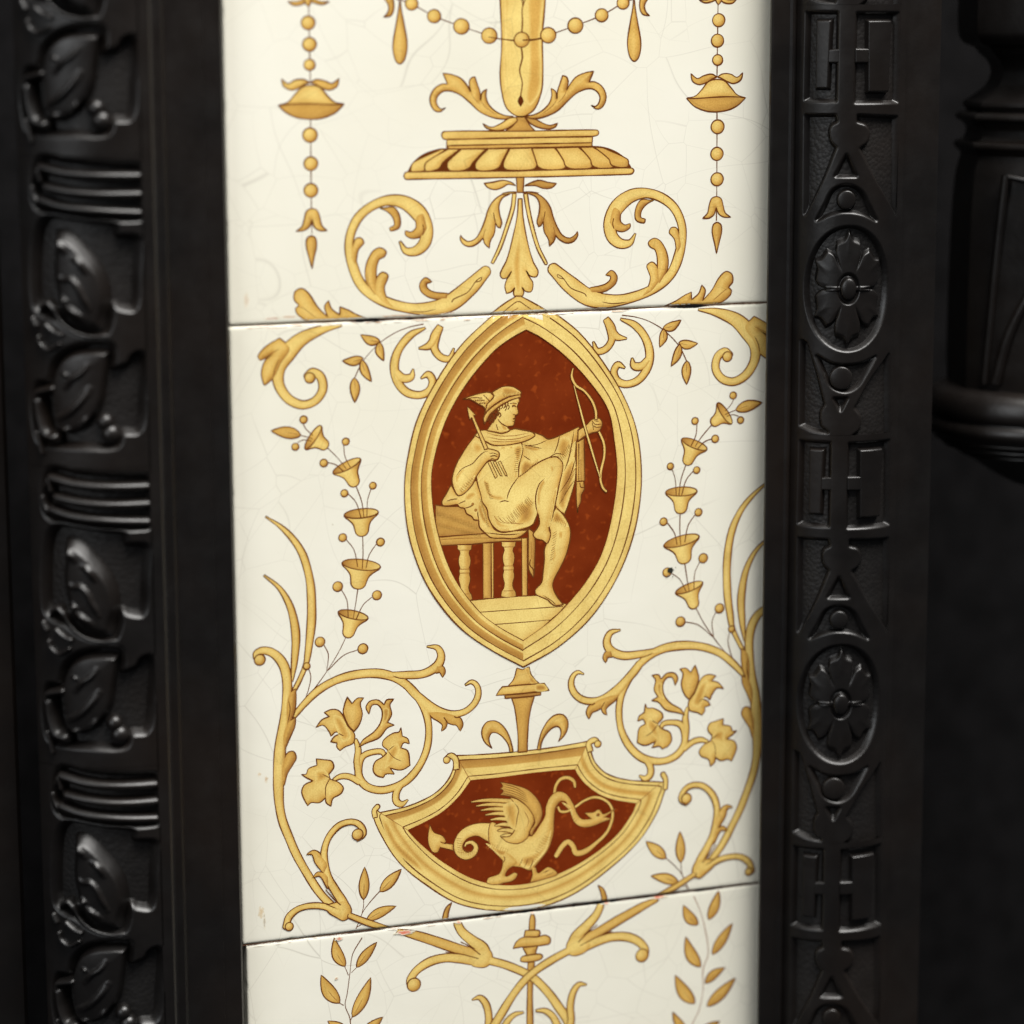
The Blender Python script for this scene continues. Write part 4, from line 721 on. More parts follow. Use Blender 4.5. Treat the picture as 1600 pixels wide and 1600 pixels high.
def rod(a):
    a.fill(FR, [(1060, 325, 1), (1040, 380), (1035, 480, 1), (1080, 480, 1), (1082, 380)], .35, .4); a.fill(FR, [(1025, 720, 1), (1078, 715, 1), (1062, 950), (1070, 1300, 1), (1015, 1300, 1), (1022, 950)], .4, .4)
    a.fill(FR, [(1005, 470, 1), (1110, 470), (1122, 495), (1105, 520, 1), (995, 525, 1)], .12); a.fill(FR, [(910, 612, 1), (935, 560), (985, 525), (1100, 520), (1160, 508), (1200, 530), (1196, 572), (1150, 585), (1100, 592), (980, 600)], .18)
    a.fill(FR, [(985, 605, 1), (1105, 590, 1), (1088, 640), (1095, 668, 1), (1020, 672, 1), (1005, 640)], .25); a.fill(FR, [(975, 680), (970, 710), (1020, 718), (1120, 700), (1142, 675), (1120, 655), (1020, 665)], .15)
motif('turned_rod', T3, rod)
def tendril(a):
    with a.merge():
        a.rib(FR, [(590, 1012, 5), (650, 995, 36), (700, 1050, 50), (720, 1150, 54), (715, 1260, 56), (740, 1360, 60)], .2, .6)
        a.rib(FR, [(990, 1110, 12), (920, 1130, 36), (860, 1190, 50), (810, 1300, 56)], .16, .5)
motif('tendril', T3, tendril, AX3)
def laurel(a):
    a.line(FQ, [(970, 965), (900, 1090), (880, 1230), (860, 1380), (845, 1465), (880, 1560), (885, 1660)], 1.5)
    a.line(FQ, [(840, 1175), (870, 1245)], 1.4); a.line(FQ, [(930, 1185), (890, 1225)], 1.3); a.line(FQ, [(800, 1445), (835, 1465)], 1.3); a.line(FQ, [(895, 1550), (885, 1575)], 1.3)
    for b, t, w, bd in (((845, 1178), (752, 975), 84, .4), ((930, 1185), (1076, 998), 74, .1), ((805, 1448), (658, 1250), 100, .3), ((898, 1552), (1040, 1262), 92, -.2), ((850, 1640), (715, 1585), 70, .2), ((960, 1690), (1122, 1550), 80, 0)): a.leaf(FQ, b, t, w, bd, .25)
motif('laurel_sprig', T3, laurel)
def laurel_right(a):
    a.line(FS, [(962, 662), (1005, 760), (1040, 880), (1068, 1080), (1030, 1200), (1030, 1350), (1000, 1500), (950, 1610), (940, 1750)], 1.5, lin(150, 105, 70))
    for b, t, w, bd in (((1072, 835), (1152, 622), 84, -.2), ((992, 872), (876, 735), 84, .35), ((1098, 1092), (1246, 860), 84, 0), ((1012, 1182), (890, 968), 92, .4), ((1046, 1302), (1188, 1180), 74, .3), ((968, 1452), (816, 1250), 98, .3), ((1058, 1472), (1272, 1264), 92, -.1), ((905, 1640), (800, 1520), 60, .4), ((990, 1690), (1150, 1580), 76, .1)): a.leaf(FS, b, t, w, bd, .3)
motif('laurel_sprig', T3, laurel_right)
# worn, discoloured edges along the joints
def stain(parent, z0, spots):
    t = np.linspace(0, 2 * math.pi, 29)[:-1]
    for x, y, rx, ry, c, op in spots:
        a = Art(z0=z0); q = at(np.array(float(x)), np.array(float(y)))[[0, 2]]; r = 1 + rng.uniform(-.3, .3, 28)
        cc = lin(*c); a.poly(q + np.column_stack([np.cos(t) * rx * PX * r, np.sin(t) * ry * PX * r]), ow=0, fn=lambda V, d, cc=cc: CREAM + (cc - CREAM) * (op * np.clip(d / (.7 * min(rx, ry) * PX), 0, 1))[:, None]); a.build('edge_stain', parent)
stain(T1, .0045, [(425, 498, 14, 2.5, (190, 150, 140), .7), (455, 495, 16, 2, (190, 140, 110), .6), (620, 494, 30, 2.2, (200, 120, 70), .6), (385, 470, 4, 12, (214, 196, 176), .7), (720, 489, 40, 1.8, (180, 110, 70), .6), (930, 482, 30, 1.8, (190, 120, 80), .6)])
stain(T2, .0040, [(430, 511, 22, 3, (196, 150, 140), .6), (405, 1210, 3, 4, (198, 150, 70), .8), (416, 1218, 3, 6, (190, 140, 70), .7), (408, 1425, 5, 9, (220, 198, 160), .8), (413, 1440, 2, 12, (150, 140, 125), .6)])
stain(T3, .12, [(530, 1467, 7, 3, (226, 120, 96), .9), (632, 1457, 16, 3.5, (230, 110, 80), .9), (716, 1441, 5, 3, (226, 120, 80), .9), (832, 1426, 4, 3, (224, 120, 90), .8), (947, 1411, 5, 2.5, (220, 100, 60), .9), (1030, 1401, 13, 3.5, (222, 92, 50), .9), (526, 1529, 3, 2.2, (190, 80, 40), .95)])

def mortar(parent, xy0, xy1, zc, spots, base, seed):
    """grime packed in a joint: an uneven dark thread with thicker clots"""
    g = np.random.default_rng(seed); n = 520; u = np.linspace(0, 1, n); px = xy0[0] + (xy1[0] - xy0[0]) * u
    X = at(px, xy0[1] + (xy1[1] - xy0[1]) * u)[:, 0]
    sm = lambda k: np.convolve(np.pad(g.normal(0, 1, n), k, mode='edge'), np.ones(k) / math.sqrt(k), 'same')[k:-k]
    w = base * PX * (1 + .12 * sm(5) + .3 * sm(31))
    for c, r, a_ in spots: w += a_ * PX * np.exp(-((px - c) / r) ** 2) * (1 + .12 * sm(5))
    w = np.clip(w * .8, .05, 1.1) * .5; off = .05 * sm(17)
    d = np.clip((w * 2 / PX - 1.2) / 3, 0, 1)[:, None]; col = lin(112, 82, 66) * (1 - d) + lin(26, 24, 24) * d
    A, B = np.column_stack([X, zc + off + w]), np.column_stack([X, zc + off - w])
    V = np.vstack([np.column_stack([q[:, 0], np.full(n, -.004), q[:, 1]]) for q in (A, B)])
    meshobj('joint_grime', V, [(i, i + 1, n + i + 1, n + i) for i in range(n - 1)], M_INK, parent, np.vstack([col, col]), smooth=False)
mortar(T2, (357, 510), (1205, 472.5), J1, [(585, 22, 5), (560, 14, 3), (640, 30, 2), (1080, 26, 6), (1150, 40, 1.8), (960, 60, 1.2), (800, 60, 1.0)], 1.5, 11)
mortar(T3, (375, 1478), (1195, 1378.5), J2, [(560, 40, 1.5), (760, 60, 3.0), (860, 70, 3.2), (960, 50, 2.6), (1105, 22, 3.4), (1040, 40, 1.6), (1150, 30, 1.2)], 1.7, 12)
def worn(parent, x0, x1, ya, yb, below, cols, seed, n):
    """rubbed arris: tan and pinkish flakes of wear, near-white ones as painted glints"""
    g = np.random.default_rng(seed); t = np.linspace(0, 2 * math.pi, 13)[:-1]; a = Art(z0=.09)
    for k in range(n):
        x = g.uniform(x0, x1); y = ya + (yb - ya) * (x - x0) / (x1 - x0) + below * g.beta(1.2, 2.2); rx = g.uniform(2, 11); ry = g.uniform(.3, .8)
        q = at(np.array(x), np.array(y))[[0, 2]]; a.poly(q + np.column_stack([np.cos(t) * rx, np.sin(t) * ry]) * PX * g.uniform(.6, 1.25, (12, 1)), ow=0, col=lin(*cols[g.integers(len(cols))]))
    o = a.build('worn_arris_and_glints', parent); o['kind'] = 'stuff'  # whitest flakes put the bevel's highlights into colour, the others are wear
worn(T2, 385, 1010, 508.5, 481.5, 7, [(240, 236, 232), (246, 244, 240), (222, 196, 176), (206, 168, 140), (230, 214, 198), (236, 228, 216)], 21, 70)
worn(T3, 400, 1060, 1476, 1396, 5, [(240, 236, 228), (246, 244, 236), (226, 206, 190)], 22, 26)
# ================================================================== cast iron
Z_TOP, Z_BOT = 165.0, -190.0
def prof_x(px, w): return float(at(px, 800, w)[0])
def extrude(name, prof, mat, parent, z0=Z_BOT, z1=Z_TOP, smooth=False):
    """prof = (x mm, w mm proud of the tiles), left to right"""
    n = len(prof); zs = np.linspace(z1, z0, 8); V = [(x, -w, z) for z in zs for x, w in prof]
    Fc = [(k * n + i, k * n + i + 1, (k + 1) * n + i + 1, (k + 1) * n + i) for k in range(7) for i in range(n - 1)]
    return meshobj(name, V, Fc, mat, parent, smooth=smooth, flip=True)
class Band:
    """convex moulding: apex line at x=xc, wa mm proud, radius R; s = arc length from the apex (negative to the left)"""
    def __init__(b, px, wa, R, flat_right): b.wa, b.R, b.xc, b.flat = wa, R, prof_x(px, wa), flat_right
    def surf(b, s, h=0):
        s = np.asarray(s, float); th = s / b.R
        if b.flat: th = np.minimum(th, 0)
        x = b.xc + b.R * np.sin(th) + (np.maximum(s, 0) if b.flat else 0); w = b.wa - b.R * (1 - np.cos(th))
        return x + h * np.sin(th), w + h * np.cos(th)
    def px(b, x, y):
        """photo pixels -> (s, z) on the moulding"""
        r = rays(np.asarray(x, float), np.asarray(y, float)); s = np.linspace(-1.45 * b.R, (1.2 if not b.flat else 1.6) * b.R, 900)
        X, Wd = b.surf(s); Y = -Wd; out = []
        for rr in r.reshape(-1, 3):
            c = (X - CAM[0]) * rr[1] - (Y - CAM[1]) * rr[0]; k = np.nonzero((c[:-1] <= 0) & (c[1:] > 0))[0]
            i = k[-1] if len(k) else int(np.argmin(abs(c[:-1]))); u = -c[i] / (c[i + 1] - c[i] + 1e-12); si = s[i] + np.clip(u, 0, 1) * (s[1] - s[0])
            xi, wi = b.surf(si); t = (-wi - CAM[1]) / rr[1]; out.append((float(si), float(CAM[2] + rr[2] * t)))
        return np.array(out)
    def mesh(b, name, hfun, box, mat, parent, step=.24, thr=.02):
        """relief: height field over the moulding, kept only where it stands proud"""
        s = np.arange(box[0], box[1] + step, step); z = np.arange(box[2], box[3] + step, step); S_, Z_ = np.meshgrid(s, z)
        h = hfun(np.column_stack([S_.ravel(), Z_.ravel()])); x, w = b.surf(S_.ravel(), h); V = np.column_stack([x, -w, Z_.ravel()])
        m, n = S_.shape; hh = h.reshape(m, n) > thr; keep = hh[:-1, :-1] | hh[1:, :-1] | hh[:-1, 1:] | hh[1:, 1:]
        ii, jj = np.nonzero(keep); q = np.column_stack([ii * n + jj, ii * n + jj + 1, (ii + 1) * n + jj + 1, (ii + 1) * n + jj])
        used = np.unique(q); re = np.zeros(len(V), int); re[used] = np.arange(len(used))
        return meshobj(name, V[used], re[q], mat, parent)
def sstep(t): t = np.clip(t, 0, 1); return t * t * (3 - 2 * t)
def sdpoly(P, Q): d = segdist(P, Q)[0]; return np.where(inside(P, Q), -d, d)     # negative inside
def tube_h(P, Q, wd_, H):
    d, _, pr = segdist(P, Q, False); d = d / (wd_ * .5)
    if H < 1.5: H = H * np.clip(np.sin(math.pi * np.clip(pr / (len(P) - 1), .04, .96)), 0, 1) ** .7     # veins fade out at both ends
    return H * np.sqrt(np.clip(1 - d ** 2, 0, 1)) + np.where(d < 1, 0.0, -.3)
def bbox(*Ps, m=1.2):
    A_ = np.vstack(Ps); return (A_[:, 0].min() - m, A_[:, 0].max() + m, A_[:, 1].min() - m, A_[:, 1].max() + m)

# ---------------- left moulding: leaf scrolls and reeded bars
WL = 14.0
BL = Band(222, WL, 27.5, True); LEFT = empty('ornamental_iron_strip', (prof_x(150, WL) * .001, -.010, Z_BOT * .001)); tag(LEFT, 'black cast iron strip with leaf scrolls and reeded bars, left of the tiles', 'iron strip', 'ornamental iron strips beside the tiles')
def kids(root, objs):
    for o in objs: o.parent = root; o.matrix_parent_inverse = root.matrix_world.inverted()
    return objs
bpy.context.view_layer.update()
SLEFT = float(BL.px([47], [800])[0][0])
HF = 2.6                                          # height of the fret above its sunk ground
arc = [tuple(float(v) for v in BL.surf(s, -HF)) for s in np.linspace(SLEFT, 0, 120)]
lk = []
lk.append(extrude('sunk_ground', arc + [(BL.xc + 6, WL - HF)], M_STIP, None, smooth=True))
x255, x262, x282, x345 = prof_x(256, WL), prof_x(262, WL - 4), prof_x(280, WL - 4), prof_x(364.5, 5)
lk.append(extrude('flat_fillet', [(BL.xc + 2.0, WL - HF), (BL.xc + 2.0, WL), (x255 - .5, WL), (x255, WL - .5), (x255 + .2, WL - 4.5), (x262, WL - 5)], M_IRON, None))
cove = [(x262, WL - 5), (x282 - 1.2, WL - 5.0), (x282 - .4, WL - 5.8), (x282, WL - 6.4), (x345 - 5.2, 6.6), (x345 - 4.9, 6.0), (x345 - .6, 5.3), (x345, 4.6), (x345 + .05, -6), (x345 + 8, -8)]
lk.append(extrude('stepped_edge', cove, M_IRON, None, smooth=False))
xl, wl = arc[0]
lk.append(extrude('side_return', [(xl + 14, -40), (xl + .3, wl - 1.0), (xl, wl), (BL.surf(SLEFT)[0], BL.surf(SLEFT)[1])], M_IRON, None))
kids(LEFT, lk)
Lf = lambda fx, fy, k, ay: (lambda P: BL.px([fx + p[0] / k for p in P], [fy + p[1] / k for p in P]) - np.array([0, BL.px([150], [ay])[0][1]]))
U_, V_ = Lf(0, 320, 4, 252), Lf(0, 680, 4, 735)
zL = [BL.px([150], [y])[0][1] for y in (252, 735, 1208)]; PER = (zL[0] - zL[2]) / 2
def oc(P): return crom(np.asarray(P), True, .5)
rec1 = oc(U_([(290, 85), (420, 95), (560, 115), (700, 128), (718, 140), (726, 190), (745, 205), (850, 215), (862, 235), (850, 430), (836, 635), (765, 636), (702, 615), (682, 720), (650, 795), (560, 802), (450, 772), (350, 705), (260, 670), (222, 620), (212, 400), (232, 170)]))
rec2 = oc(U_([(300, 1120), (340, 1000), (420, 920), (560, 880), (690, 885), (700, 960), (700, 1030), (800, 1010), (840, 955), (880, 940), (903, 965), (890, 1200), (865, 1400), (760, 1420), (720, 1500), (500, 1500), (330, 1490), (250, 1470), (225, 1400), (212, 1250), (235, 1130)]))
recb = oc(V_([(320, 200), (450, 225), (600, 240), (910, 245), (925, 260), (930, 400), (930, 540), (910, 552), (600, 555), (420, 525), (300, 478), (275, 380), (285, 260)]))
sL0 = SLEFT
def fretL(Q):
    sd = np.minimum.reduce([sdpoly(P + np.array([0, k * PER]), Q) for P in (rec1, rec2, recb) for k in ((0,) if P is not recb else (0, -1))])
    t = np.clip((sd + .45) / 1.75, -.15, 1); return -HF + HF * (t + .12 * np.sin(math.pi * np.clip(t, 0, 1)))
def relief(b, name, fn, box, mat=M_IRON, H0=None, **kw):
    return b.mesh(name, fn, box, mat, None, **kw)
zt = V_([(500, 190)])[0][1]; box = (sL0, 2.2, zt - PER, zt)
protoL = [relief(BL, 'pierced_fret', fretL, box, thr=-HF - .3, step=.25)]
def domeh(P, k, H, Q, base=-HF):                  # bevelled edge k mm wide rising to H, then a gentle swell
    sd = -sdpoly(P, Q); return np.where(sd > 0, base + H * np.clip(sd / k, 0, 1) + .55 * (1 - np.exp(-np.clip(sd - k * .6, 0, 9) / 2.5)), base - .3)
def orn(b, name, polys, tubes, base, mat=M_IRON, step=.22):
    """one ornament: domed outlines with raised ribs and rims"""
    def fn(Q):
        h = np.full(len(Q), base - .3)
        for P, k, H in polys: h = np.maximum(h, domeh(P, k, H, Q, base))
        for P, wd_, H, add in tubes:
            t = tube_h(P, Q, wd_, H)
            h = np.where(t > 0, np.maximum(h, base) + t if add else np.maximum(h, base + t), h)
        return h
    return b.mesh(name, fn, bbox(*[p[0] for p in polys], *[t[0] for t in tubes]), mat, None, step=step, thr=base + .02)
q4 = PX * 1.02 / 4
def tb(P, wd_, H, add=False, f=U_): return (crom(f(P), False, .5), wd_ * q4 * 1.15, H, add)
protoL.append(orn(BL, 'upper_leaf', [(oc(U_([(320, 160), (385, 152), (470, 200), (560, 290), (650, 400), (690, 500), (700, 610), (672, 720), (660, 808), (580, 810), (480, 782), (390, 712), (342, 650), (325, 560), (302, 430), (310, 280)])), 2.5, 3.0)],
    [tb([(330, 640), (370, 720), (450, 790), (560, 825), (665, 820)], 30, 2.9), tb([(380, 455), (400, 470), (450, 462), (490, 500), (520, 570), (560, 650)], 28, 1.2, True), tb([(390, 580), (425, 615)], 28, 1.1, True), tb([(410, 640), (450, 655), (520, 710)], 30, 1.1, True), tb([(345, 215), (410, 290)], 34, 1.1, True), tb([(460, 330), (500, 360), (535, 420)], 28, 1.1, True), tb([(250, 645), (290, 615), (335, 660)], 40, 3.0)], -HF))
protoL.append(orn(BL, 'lower_leaf', [(oc(U_([(350, 990), (420, 925), (520, 900), (690, 910), (685, 980), (670, 1100), (645, 1250), (570, 1370), (480, 1430), (400, 1440), (340, 1400), (320, 1280), (308, 1130)])), 1.3, 3.0)],
    [tb([(400, 1050), (430, 1068)], 18, .7, True), tb([(420, 1140), (460, 1085), (510, 1050), (550, 1000)], 30, .9, True), tb([(365, 1335), (420, 1310), (470, 1270), (530, 1200), (565, 1150)], 38, 1.0, True), tb([(390, 1415), (435, 1405)], 30, .8, True), tb([(510, 1375), (550, 1330)], 24, .6, True)], -HF))
protoL.append(orn(BL, 'curled_tendril', [], [tb([(232, 1225), (240, 1175), (280, 1160), (335, 1148)], 50, 4.0), tb([(243, 1230), (255, 1330), (290, 1430), (345, 1455)], 72, 3.9), tb([(214, 705), (236, 755)], 40, 3.8), tb([(250, 825), (265, 870), (318, 905), (378, 868)], 38, 3.8), tb([(295, 750), (340, 790), (388, 812)], 43, 3.8), tb([(240, 1420), (255, 1470), (275, 1550)], 40, 3.8)], -HF))
for x, y, r in ((655, 1365, 46), (690, 1440, 52)):
    c = U_([(x, y)])[0]; rr = r * q4 * 1.1
    protoL.append(BL.mesh('bead', lambda Q, c=c, rr=rr: -HF - .3 + np.where(np.hypot(*(Q - c).T) < rr, .3 + 1.1 + rr * .9 * np.sqrt(np.clip(1 - (np.hypot(*(Q - c).T) / rr) ** 2, 0, 1)), 0), (c[0] - rr - .5, c[0] + rr + .5, c[1] - rr - .5, c[1] + rr + .5), M_IRON, None, step=.16, thr=-HF))
for P in ([(308, 250), (350, 262), (450, 288), (600, 306), (920, 304)], [(345, 372), (480, 402), (650, 420), (925, 414)], [(308, 446), (420, 486), (600, 514), (925, 526)]): protoL.append(orn(BL, 'reeded_bar', [], [tb(P, 60, 3.0, f=V_)], -HF))
for P in ([(280, 300), (296, 258), (314, 330)], [(262, 365), (274, 412), (298, 458)]): protoL.append(orn(BL, 'bar_curl', [], [tb(P, 34, 3.0, f=V_)], -HF))
def repeat(protos, root, zs):
    inv = root.matrix_world.inverted()
    for k, z in enumerate(zs):
        fret = None
        for o in protos:                          # the fret panel is the part, the ornaments on it are its sub-parts
            c = o if k == len(zs) - 1 else o.copy()
            if c is not o: COL.objects.link(c)
            if fret is None: fret = c; c.parent = root; c.matrix_parent_inverse = inv; c.location = (0, 0, z * .001)
            else: c.parent = fret; c.matrix_parent_inverse = Matrix.Identity(4); c.location = (0, 0, 0)
repeat(protoL, LEFT, [zL[0] + PER, zL[0], zL[0] - PER, zL[0] - 2 * PER])

# ---------------- right moulding: H panels, A frames and rosettes
WR = 17.0
BR = Band(1350, WR, 16.6, False); RIGHT = empty('ornamental_iron_strip', (prof_x(1330, WR) * .001, -.010, Z_BOT * .001)); tag(RIGHT, 'black cast iron strip with round rosettes and H-shaped panels, right of the tiles', 'iron strip', 'ornamental iron strips beside the tiles')
bpy.context.view_layer.update()
HR = 1.45
Rf = lambda fy: (lambda P: BR.px([1180 + p[0] / 3.8095 for p in P], [fy + p[1] / 3.8095 for p in P]) - np.array([0, BR.px([1330], [20])[0][1]]))
A5, A6 = Rf(0), Rf(400)
zR = [BR.px([1330], [y])[0][1] for y in (20, 700, 1328)]; PRR = (zR[0] - zR[2]) / 2
sA, sB = -1.22 * BR.R, .56 * BR.R
arcR = [tuple(float(v) for v in BR.surf(s, -HR)) for s in np.linspace(sA, sB, 120)]
x0R, w0R = [float(v) for v in BR.surf(sA)]; x1R, w1R = [float(v) for v in BR.surf(sB)]
rk = [extrude('sunk_ground', arcR, M_STIP, None, smooth=True)]
xt = prof_x(1193.5, 6.2); xrd = prof_x(1230, 7.0)
rk.append(extrude('tile_stop', [(xt + 9, .2), (xt + 6, .3), (xt + .5, 5.6), (xt, 6.2), (xt + .1, 6.8), (xt + .6, 7.0), (xrd - 1.0, 6.6), (xrd - .5, 7.2), (xrd, 7.2), (xrd + .4, 6.5), (x0R - .1, max(w0R, 6.4)), (x0R, w0R - HR)], M_IRON, None))
x1440 = prof_x(1452, 12)
rk.append(extrude('outer_fillet', [(x1R - .4, w1R - HR), (x1R, w1R), (x1R + 1.6, w1R - .2), (x1R + 2.0, w1R - 1.0), (x1R + 3.0, w1R - 1.2), (x1440 - .3, w1R - 1.8), (x1440, w1R - 2.4), (x1440 + .4, -60)], M_IRON, None))
kids(RIGHT, rk)
def pgc(f, P): return outline(f(P), [len(q) > 2 for q in P], .4)
def pg(f, P): return np.vstack([np.linspace(a_, b_, 6)[:-1] for a_, b_ in zip(f(P), np.roll(f(P), -1, 0))])
cz_ = A6([(540, 196)])[0]; ro = A6([(300, 196), (785, 196), (540, -170), (540, 562)]); rcir = np.array([(ro[1][0] - ro[0][0]) / 2, (ro[2][1] - ro[3][1]) / 2]); cz_ = np.array([(ro[0][0] + ro[1][0]) / 2, (ro[2][1] + ro[3][1]) / 2])
tt = np.linspace(0, 2 * math.pi, 61)[:-1]; circ = cz_ + np.column_stack([np.cos(tt), np.sin(tt)]) * rcir
recs = [pg(A5, [(310, 78), (488, 78), (478, 600), (298, 592)]), pg(A5, [(610, 82), (853, 82), (850, 605), (597, 608)]),
        pgc(A5, [(300, 690, 1), (475, 690, 1), (484, 722, 1), (446, 745), (432, 790), (446, 850), (476, 880, 1), (400, 1060), (296, 1270, 1)]), pgc(A5, [(615, 690, 1), (845, 700, 1), (845, 1280, 1), (740, 1090), (632, 885, 1), (676, 850), (692, 795), (672, 745), (612, 722, 1)]),
        pg(A5, [(545, 925), (602, 1048), (480, 1048)]), pgc(A5, [(545, 1105), (630, 1140), (680, 1230), (722, 1312, 1), (640, 1272), (545, 1258), (450, 1272), (368, 1308, 1), (415, 1225), (465, 1135)]), circ,
        pgc(A6, [(276, 505, 1), (300, 520, 1), (355, 700), (404, 885, 1), (380, 930), (384, 1010), (428, 1050, 1), (345, 1035), (270, 1005, 1)]), pgc(A6, [(795, 590, 1), (800, 1070, 1), (700, 1082), (580, 1078, 1), (630, 1030), (638, 960), (600, 905, 1), (700, 730)]),
        pgc(A6, [(368, 598, 1), (460, 645), (560, 652), (640, 640), (716, 602, 1), (660, 700), (608, 775), (540, 806), (460, 780), (415, 700)]), pg(A6, [(472, 850), (545, 850), (508, 918)])]
def fretR(Q):
    sd = np.minimum.reduce([sdpoly(P, Q) for P in recs]); t = np.clip((sd + .35) / .95, -.2, 1); return -HR + HR * (t + .10 * np.sin(math.pi * np.clip(t, 0, 1)))
zt = A5([(545, 30)])[0][1]
protoR = [BR.mesh('pierced_fret', fretR, (sA, sB, zt - PRR, zt), M_IRON, None, step=.25, thr=-HR - .27)]
def barh(P, H, bev): return lambda Q: -HR - .3 + np.where(sdpoly(P, Q) < 0, .3 + H * sstep(-sdpoly(P, Q) / bev), 0)
def one(name, P, H, bev): protoR.append(BR.mesh(name, barh(P, H, bev), bbox(P, m=.6), M_IRON, None, step=.18, thr=-HR))
one('raised_bar', pg(A5, [(352, 108), (466, 108), (446, 540), (344, 540)]), 1.55, .8); one('raised_bar', pg(A5, [(662, 110), (822, 110), (805, 560), (662, 560)]), 1.55, .8)
one('bar_link', pg(A5, [(430, 292), (510, 285), (510, 380), (415, 380)]), 1.4, .35); one('bar_link', pg(A5, [(590, 285), (690, 285), (690, 380), (590, 380)]), 1.4, .35)
for f, x, y, r in ((A5, 545, 1190, 66), (A6, 512, 728, 78)):
    c = f([(x, y)])[0]; e = f([(x + r, y), (x - r, y), (x, y + r)]); rr = abs(e[2][1] - c[1]); P = c + np.column_stack([np.cos(tt), np.sin(tt)]) * rr
    protoR.append(BR.mesh('boss', lambda Q, c=c, rr=rr: -HR - .3 + np.where(np.hypot(*(Q - c).T) < rr, .3 + 1.2 * sstep((rr - np.hypot(*(Q - c).T)) / .6) + .5 * np.sqrt(np.clip(1 - (np.hypot(*(Q - c).T) / rr) ** 2, 0, 1)), 0), bbox(P, m=.5), M_IRON, None, step=.16, thr=-HR))
def roseh(Q):
    u = (Q - cz_) / rcir; r = np.hypot(*u.T); ph = np.arctan2(u[:, 1], u[:, 0]) - math.pi / 2
    m = np.abs(((ph / (math.pi / 3)) + .5) % 1 - .5) * 2                      # 0 on a petal's axis, 1 between petals
    edge = .60 + .26 * np.clip((1 - m) / .32, 0, 1) ** .6 + .13 * np.exp(-(m / .14) ** 1.5)
    d = edge - r
    h = -HR - .3 + np.where(d > 0, .3 + 1.1 * sstep(d / .12) + .25 * sstep(d / .4), 0)
    h += np.where(d > 0, -.5 * np.exp(-((1 - m) * r / .035) ** 2) * sstep((r - .3) / .25), 0)
    h += np.where((d > 0) & (np.abs(u[:, 1]) < .035) & (r < .52), .35, 0)
    h = np.where(r < .27, np.maximum(h, -HR + 1.2) - .75 * np.exp(-((r - .215) / .035) ** 2), h)
    return np.where(r < .17, -HR + 1.5 + .7 * np.sqrt(np.clip(1 - (r / .18) ** 2, 0, 1)), h)
protoR.append(BR.mesh('rosette', roseh, bbox(circ, m=.1), M_IRON, None, step=.17, thr=-HR))
repeat(protoR, RIGHT, [zR[0] + PRR, zR[0], zR[0] - PRR, zR[0] - 2 * PRR])

# ---------------- corbel at the right edge
WC = -14.0
CB = empty('iron_corbel', tuple(float(v) * .001 for v in at(1625, 790, WC))); tag(CB, 'dark iron corbel with ringed collar and pointed drop, at the right edge', 'corbel')
bpy.context.view_layer.update()
axx = float(at(1625, 400, WC)[0]); mmpx = float((at(1620, 400, WC) - at(1520, 400, WC))[0]) / 100
def lathe(name, prof, seg=72, mat=M_IRON, off=0.0):
    """prof = (photo x of the left outline, photo y)"""
    R_ = [((1625 - x) * mmpx, float(at(1625, y, WC)[2])) for x, y in prof]; R_ = crom(np.array(R_), False, .6); R_[:, 0] = np.clip(R_[:, 0], .05, None)
    t = np.linspace(0, 2 * math.pi, seg + 1)[:-1] + off; n = len(R_); R_[:, 0] *= 1.05 if seg < 20 else 1
    V = [(axx + r * math.cos(a_), -WC + r * math.sin(a_), z) for r, z in R_ for a_ in t]
    Fc = [(k * seg + i, k * seg + (i + 1) % seg, (k + 1) * seg + (i + 1) % seg, (k + 1) * seg + i) for k in range(n - 1) for i in range(seg)]
    return meshobj(name, V, Fc, mat, None, flip=True, smooth=seg > 20)
ck = [lathe('capital', [(1510, -160), (1510, -20), (1511, 50), (1518, 66), (1532, 74), (1538, 82), (1550, 96), (1554, 112), (1548, 132), (1530, 150), (1520, 158)], 8, off=math.radians(10)),
      lathe('neck_moulding', [(1520, 158), (1519, 164), (1522, 168), (1524, 172), (1512, 176), (1510, 184), (1518, 190), (1524, 200), (1520, 216), (1510, 220), (1509, 228), (1514, 234), (1518, 240)], 8, off=math.radians(10)),
      lathe('shaft', [(1518, 240), (1512, 270), (1508, 330), (1506, 460), (1506, 560), (1508, 600)], 8, off=math.radians(10)),
      lathe('collar', [(1512, 596), (1498, 597), (1484, 602), (1477, 612), (1474, 628), (1476, 640), (1480, 644), (1476, 648), (1473, 656), (1474, 664), (1479, 671), (1486, 676)]),
      lathe('drop', [(1486, 676), (1486, 680), (1498, 686), (1497, 690), (1510, 696), (1519, 698), (1518, 702), (1532, 710), (1550, 722), (1570, 736), (1590, 748), (1608, 756), (1623, 760)])]
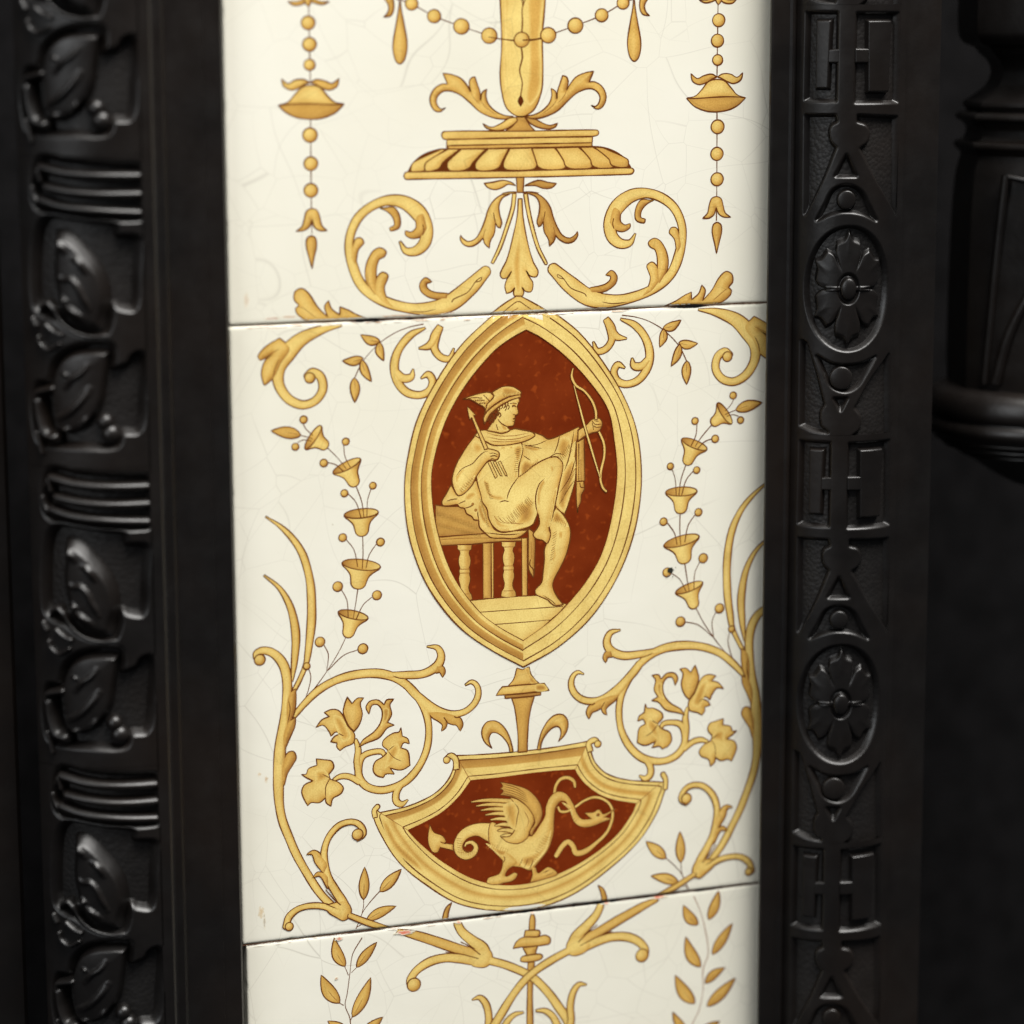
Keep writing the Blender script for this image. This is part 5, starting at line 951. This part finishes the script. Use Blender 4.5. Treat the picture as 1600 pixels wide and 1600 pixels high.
def rib3(P, rad, name='lancet_rib'):
    rs = (1625 - 1506) * mmpx; c = crom(np.array(P, float), False, 4.0); pts = []
    for x, y in c:
        sx = -(1625 - x) * mmpx; sx = np.clip(sx, -rs * .995, rs * .995); yy = -math.sqrt(rs * rs - sx * sx); z = float(at(x, y, WC - yy)[2]); pts.append((axx + sx, -WC + yy, z))
    pts = np.array(pts); T = np.gradient(pts, axis=0); T /= np.linalg.norm(T, axis=1)[:, None]; V, Fc, m = [], [], 8
    for k in range(len(pts)):
        u = np.cross(T[k], [0, 1, 0.2]); u /= np.linalg.norm(u); v = np.cross(T[k], u)
        V += [tuple(pts[k] + rad * (math.cos(a_) * u + math.sin(a_) * v)) for a_ in np.linspace(0, 2 * math.pi, m + 1)[:-1]]
        if k: Fc += [((k - 1) * m + i, (k - 1) * m + (i + 1) % m, k * m + (i + 1) % m, k * m + i) for i in range(m)]
    return meshobj(name, V, Fc, M_IRON, None)
ck += [rib3([(1622, 300), (1590, 370), (1562, 440), (1536, 520), (1524, 600)], 1.6), rib3([(1618, 400), (1592, 470), (1572, 540), (1562, 605)], 1.7), rib3([(1528, 275), (1524, 360), (1520, 470), (1516, 600)], 1.2), rib3([(1530, 278), (1560, 288), (1600, 296), (1622, 298)], .8)]
kids(CB, ck)

# ---------------- setting behind
def slab(name, x0, x1, w0, w1, z0, z1, mat):
    V = [(x, -w, z) for z in (z0, z1) for w in (w0, w1) for x in (x0, x1)]
    o = meshobj(name, V, [(0, 1, 3, 2), (4, 6, 7, 5), (0, 4, 5, 1), (2, 3, 7, 6), (0, 2, 6, 4), (1, 5, 7, 3)], mat, None, smooth=False); tag(o, kind='structure'); return o
slab('tile_bed', XL - 3, XR + 6, -8.5, -14, J2 - 155, J1 + 155, M_GROUT)
slab('fireplace_wall', -420, 520, -120, -140, -300, 300, M_SOOT)
xs = prof_x(16, -12); sl = extrude('outer_panel', [(xs - 60, -12), (xs - 1, -12), (xs, -13), (xs + .2, -70)], M_IRON, None); tag(sl, 'plain black iron panel at the far left edge', 'panel')
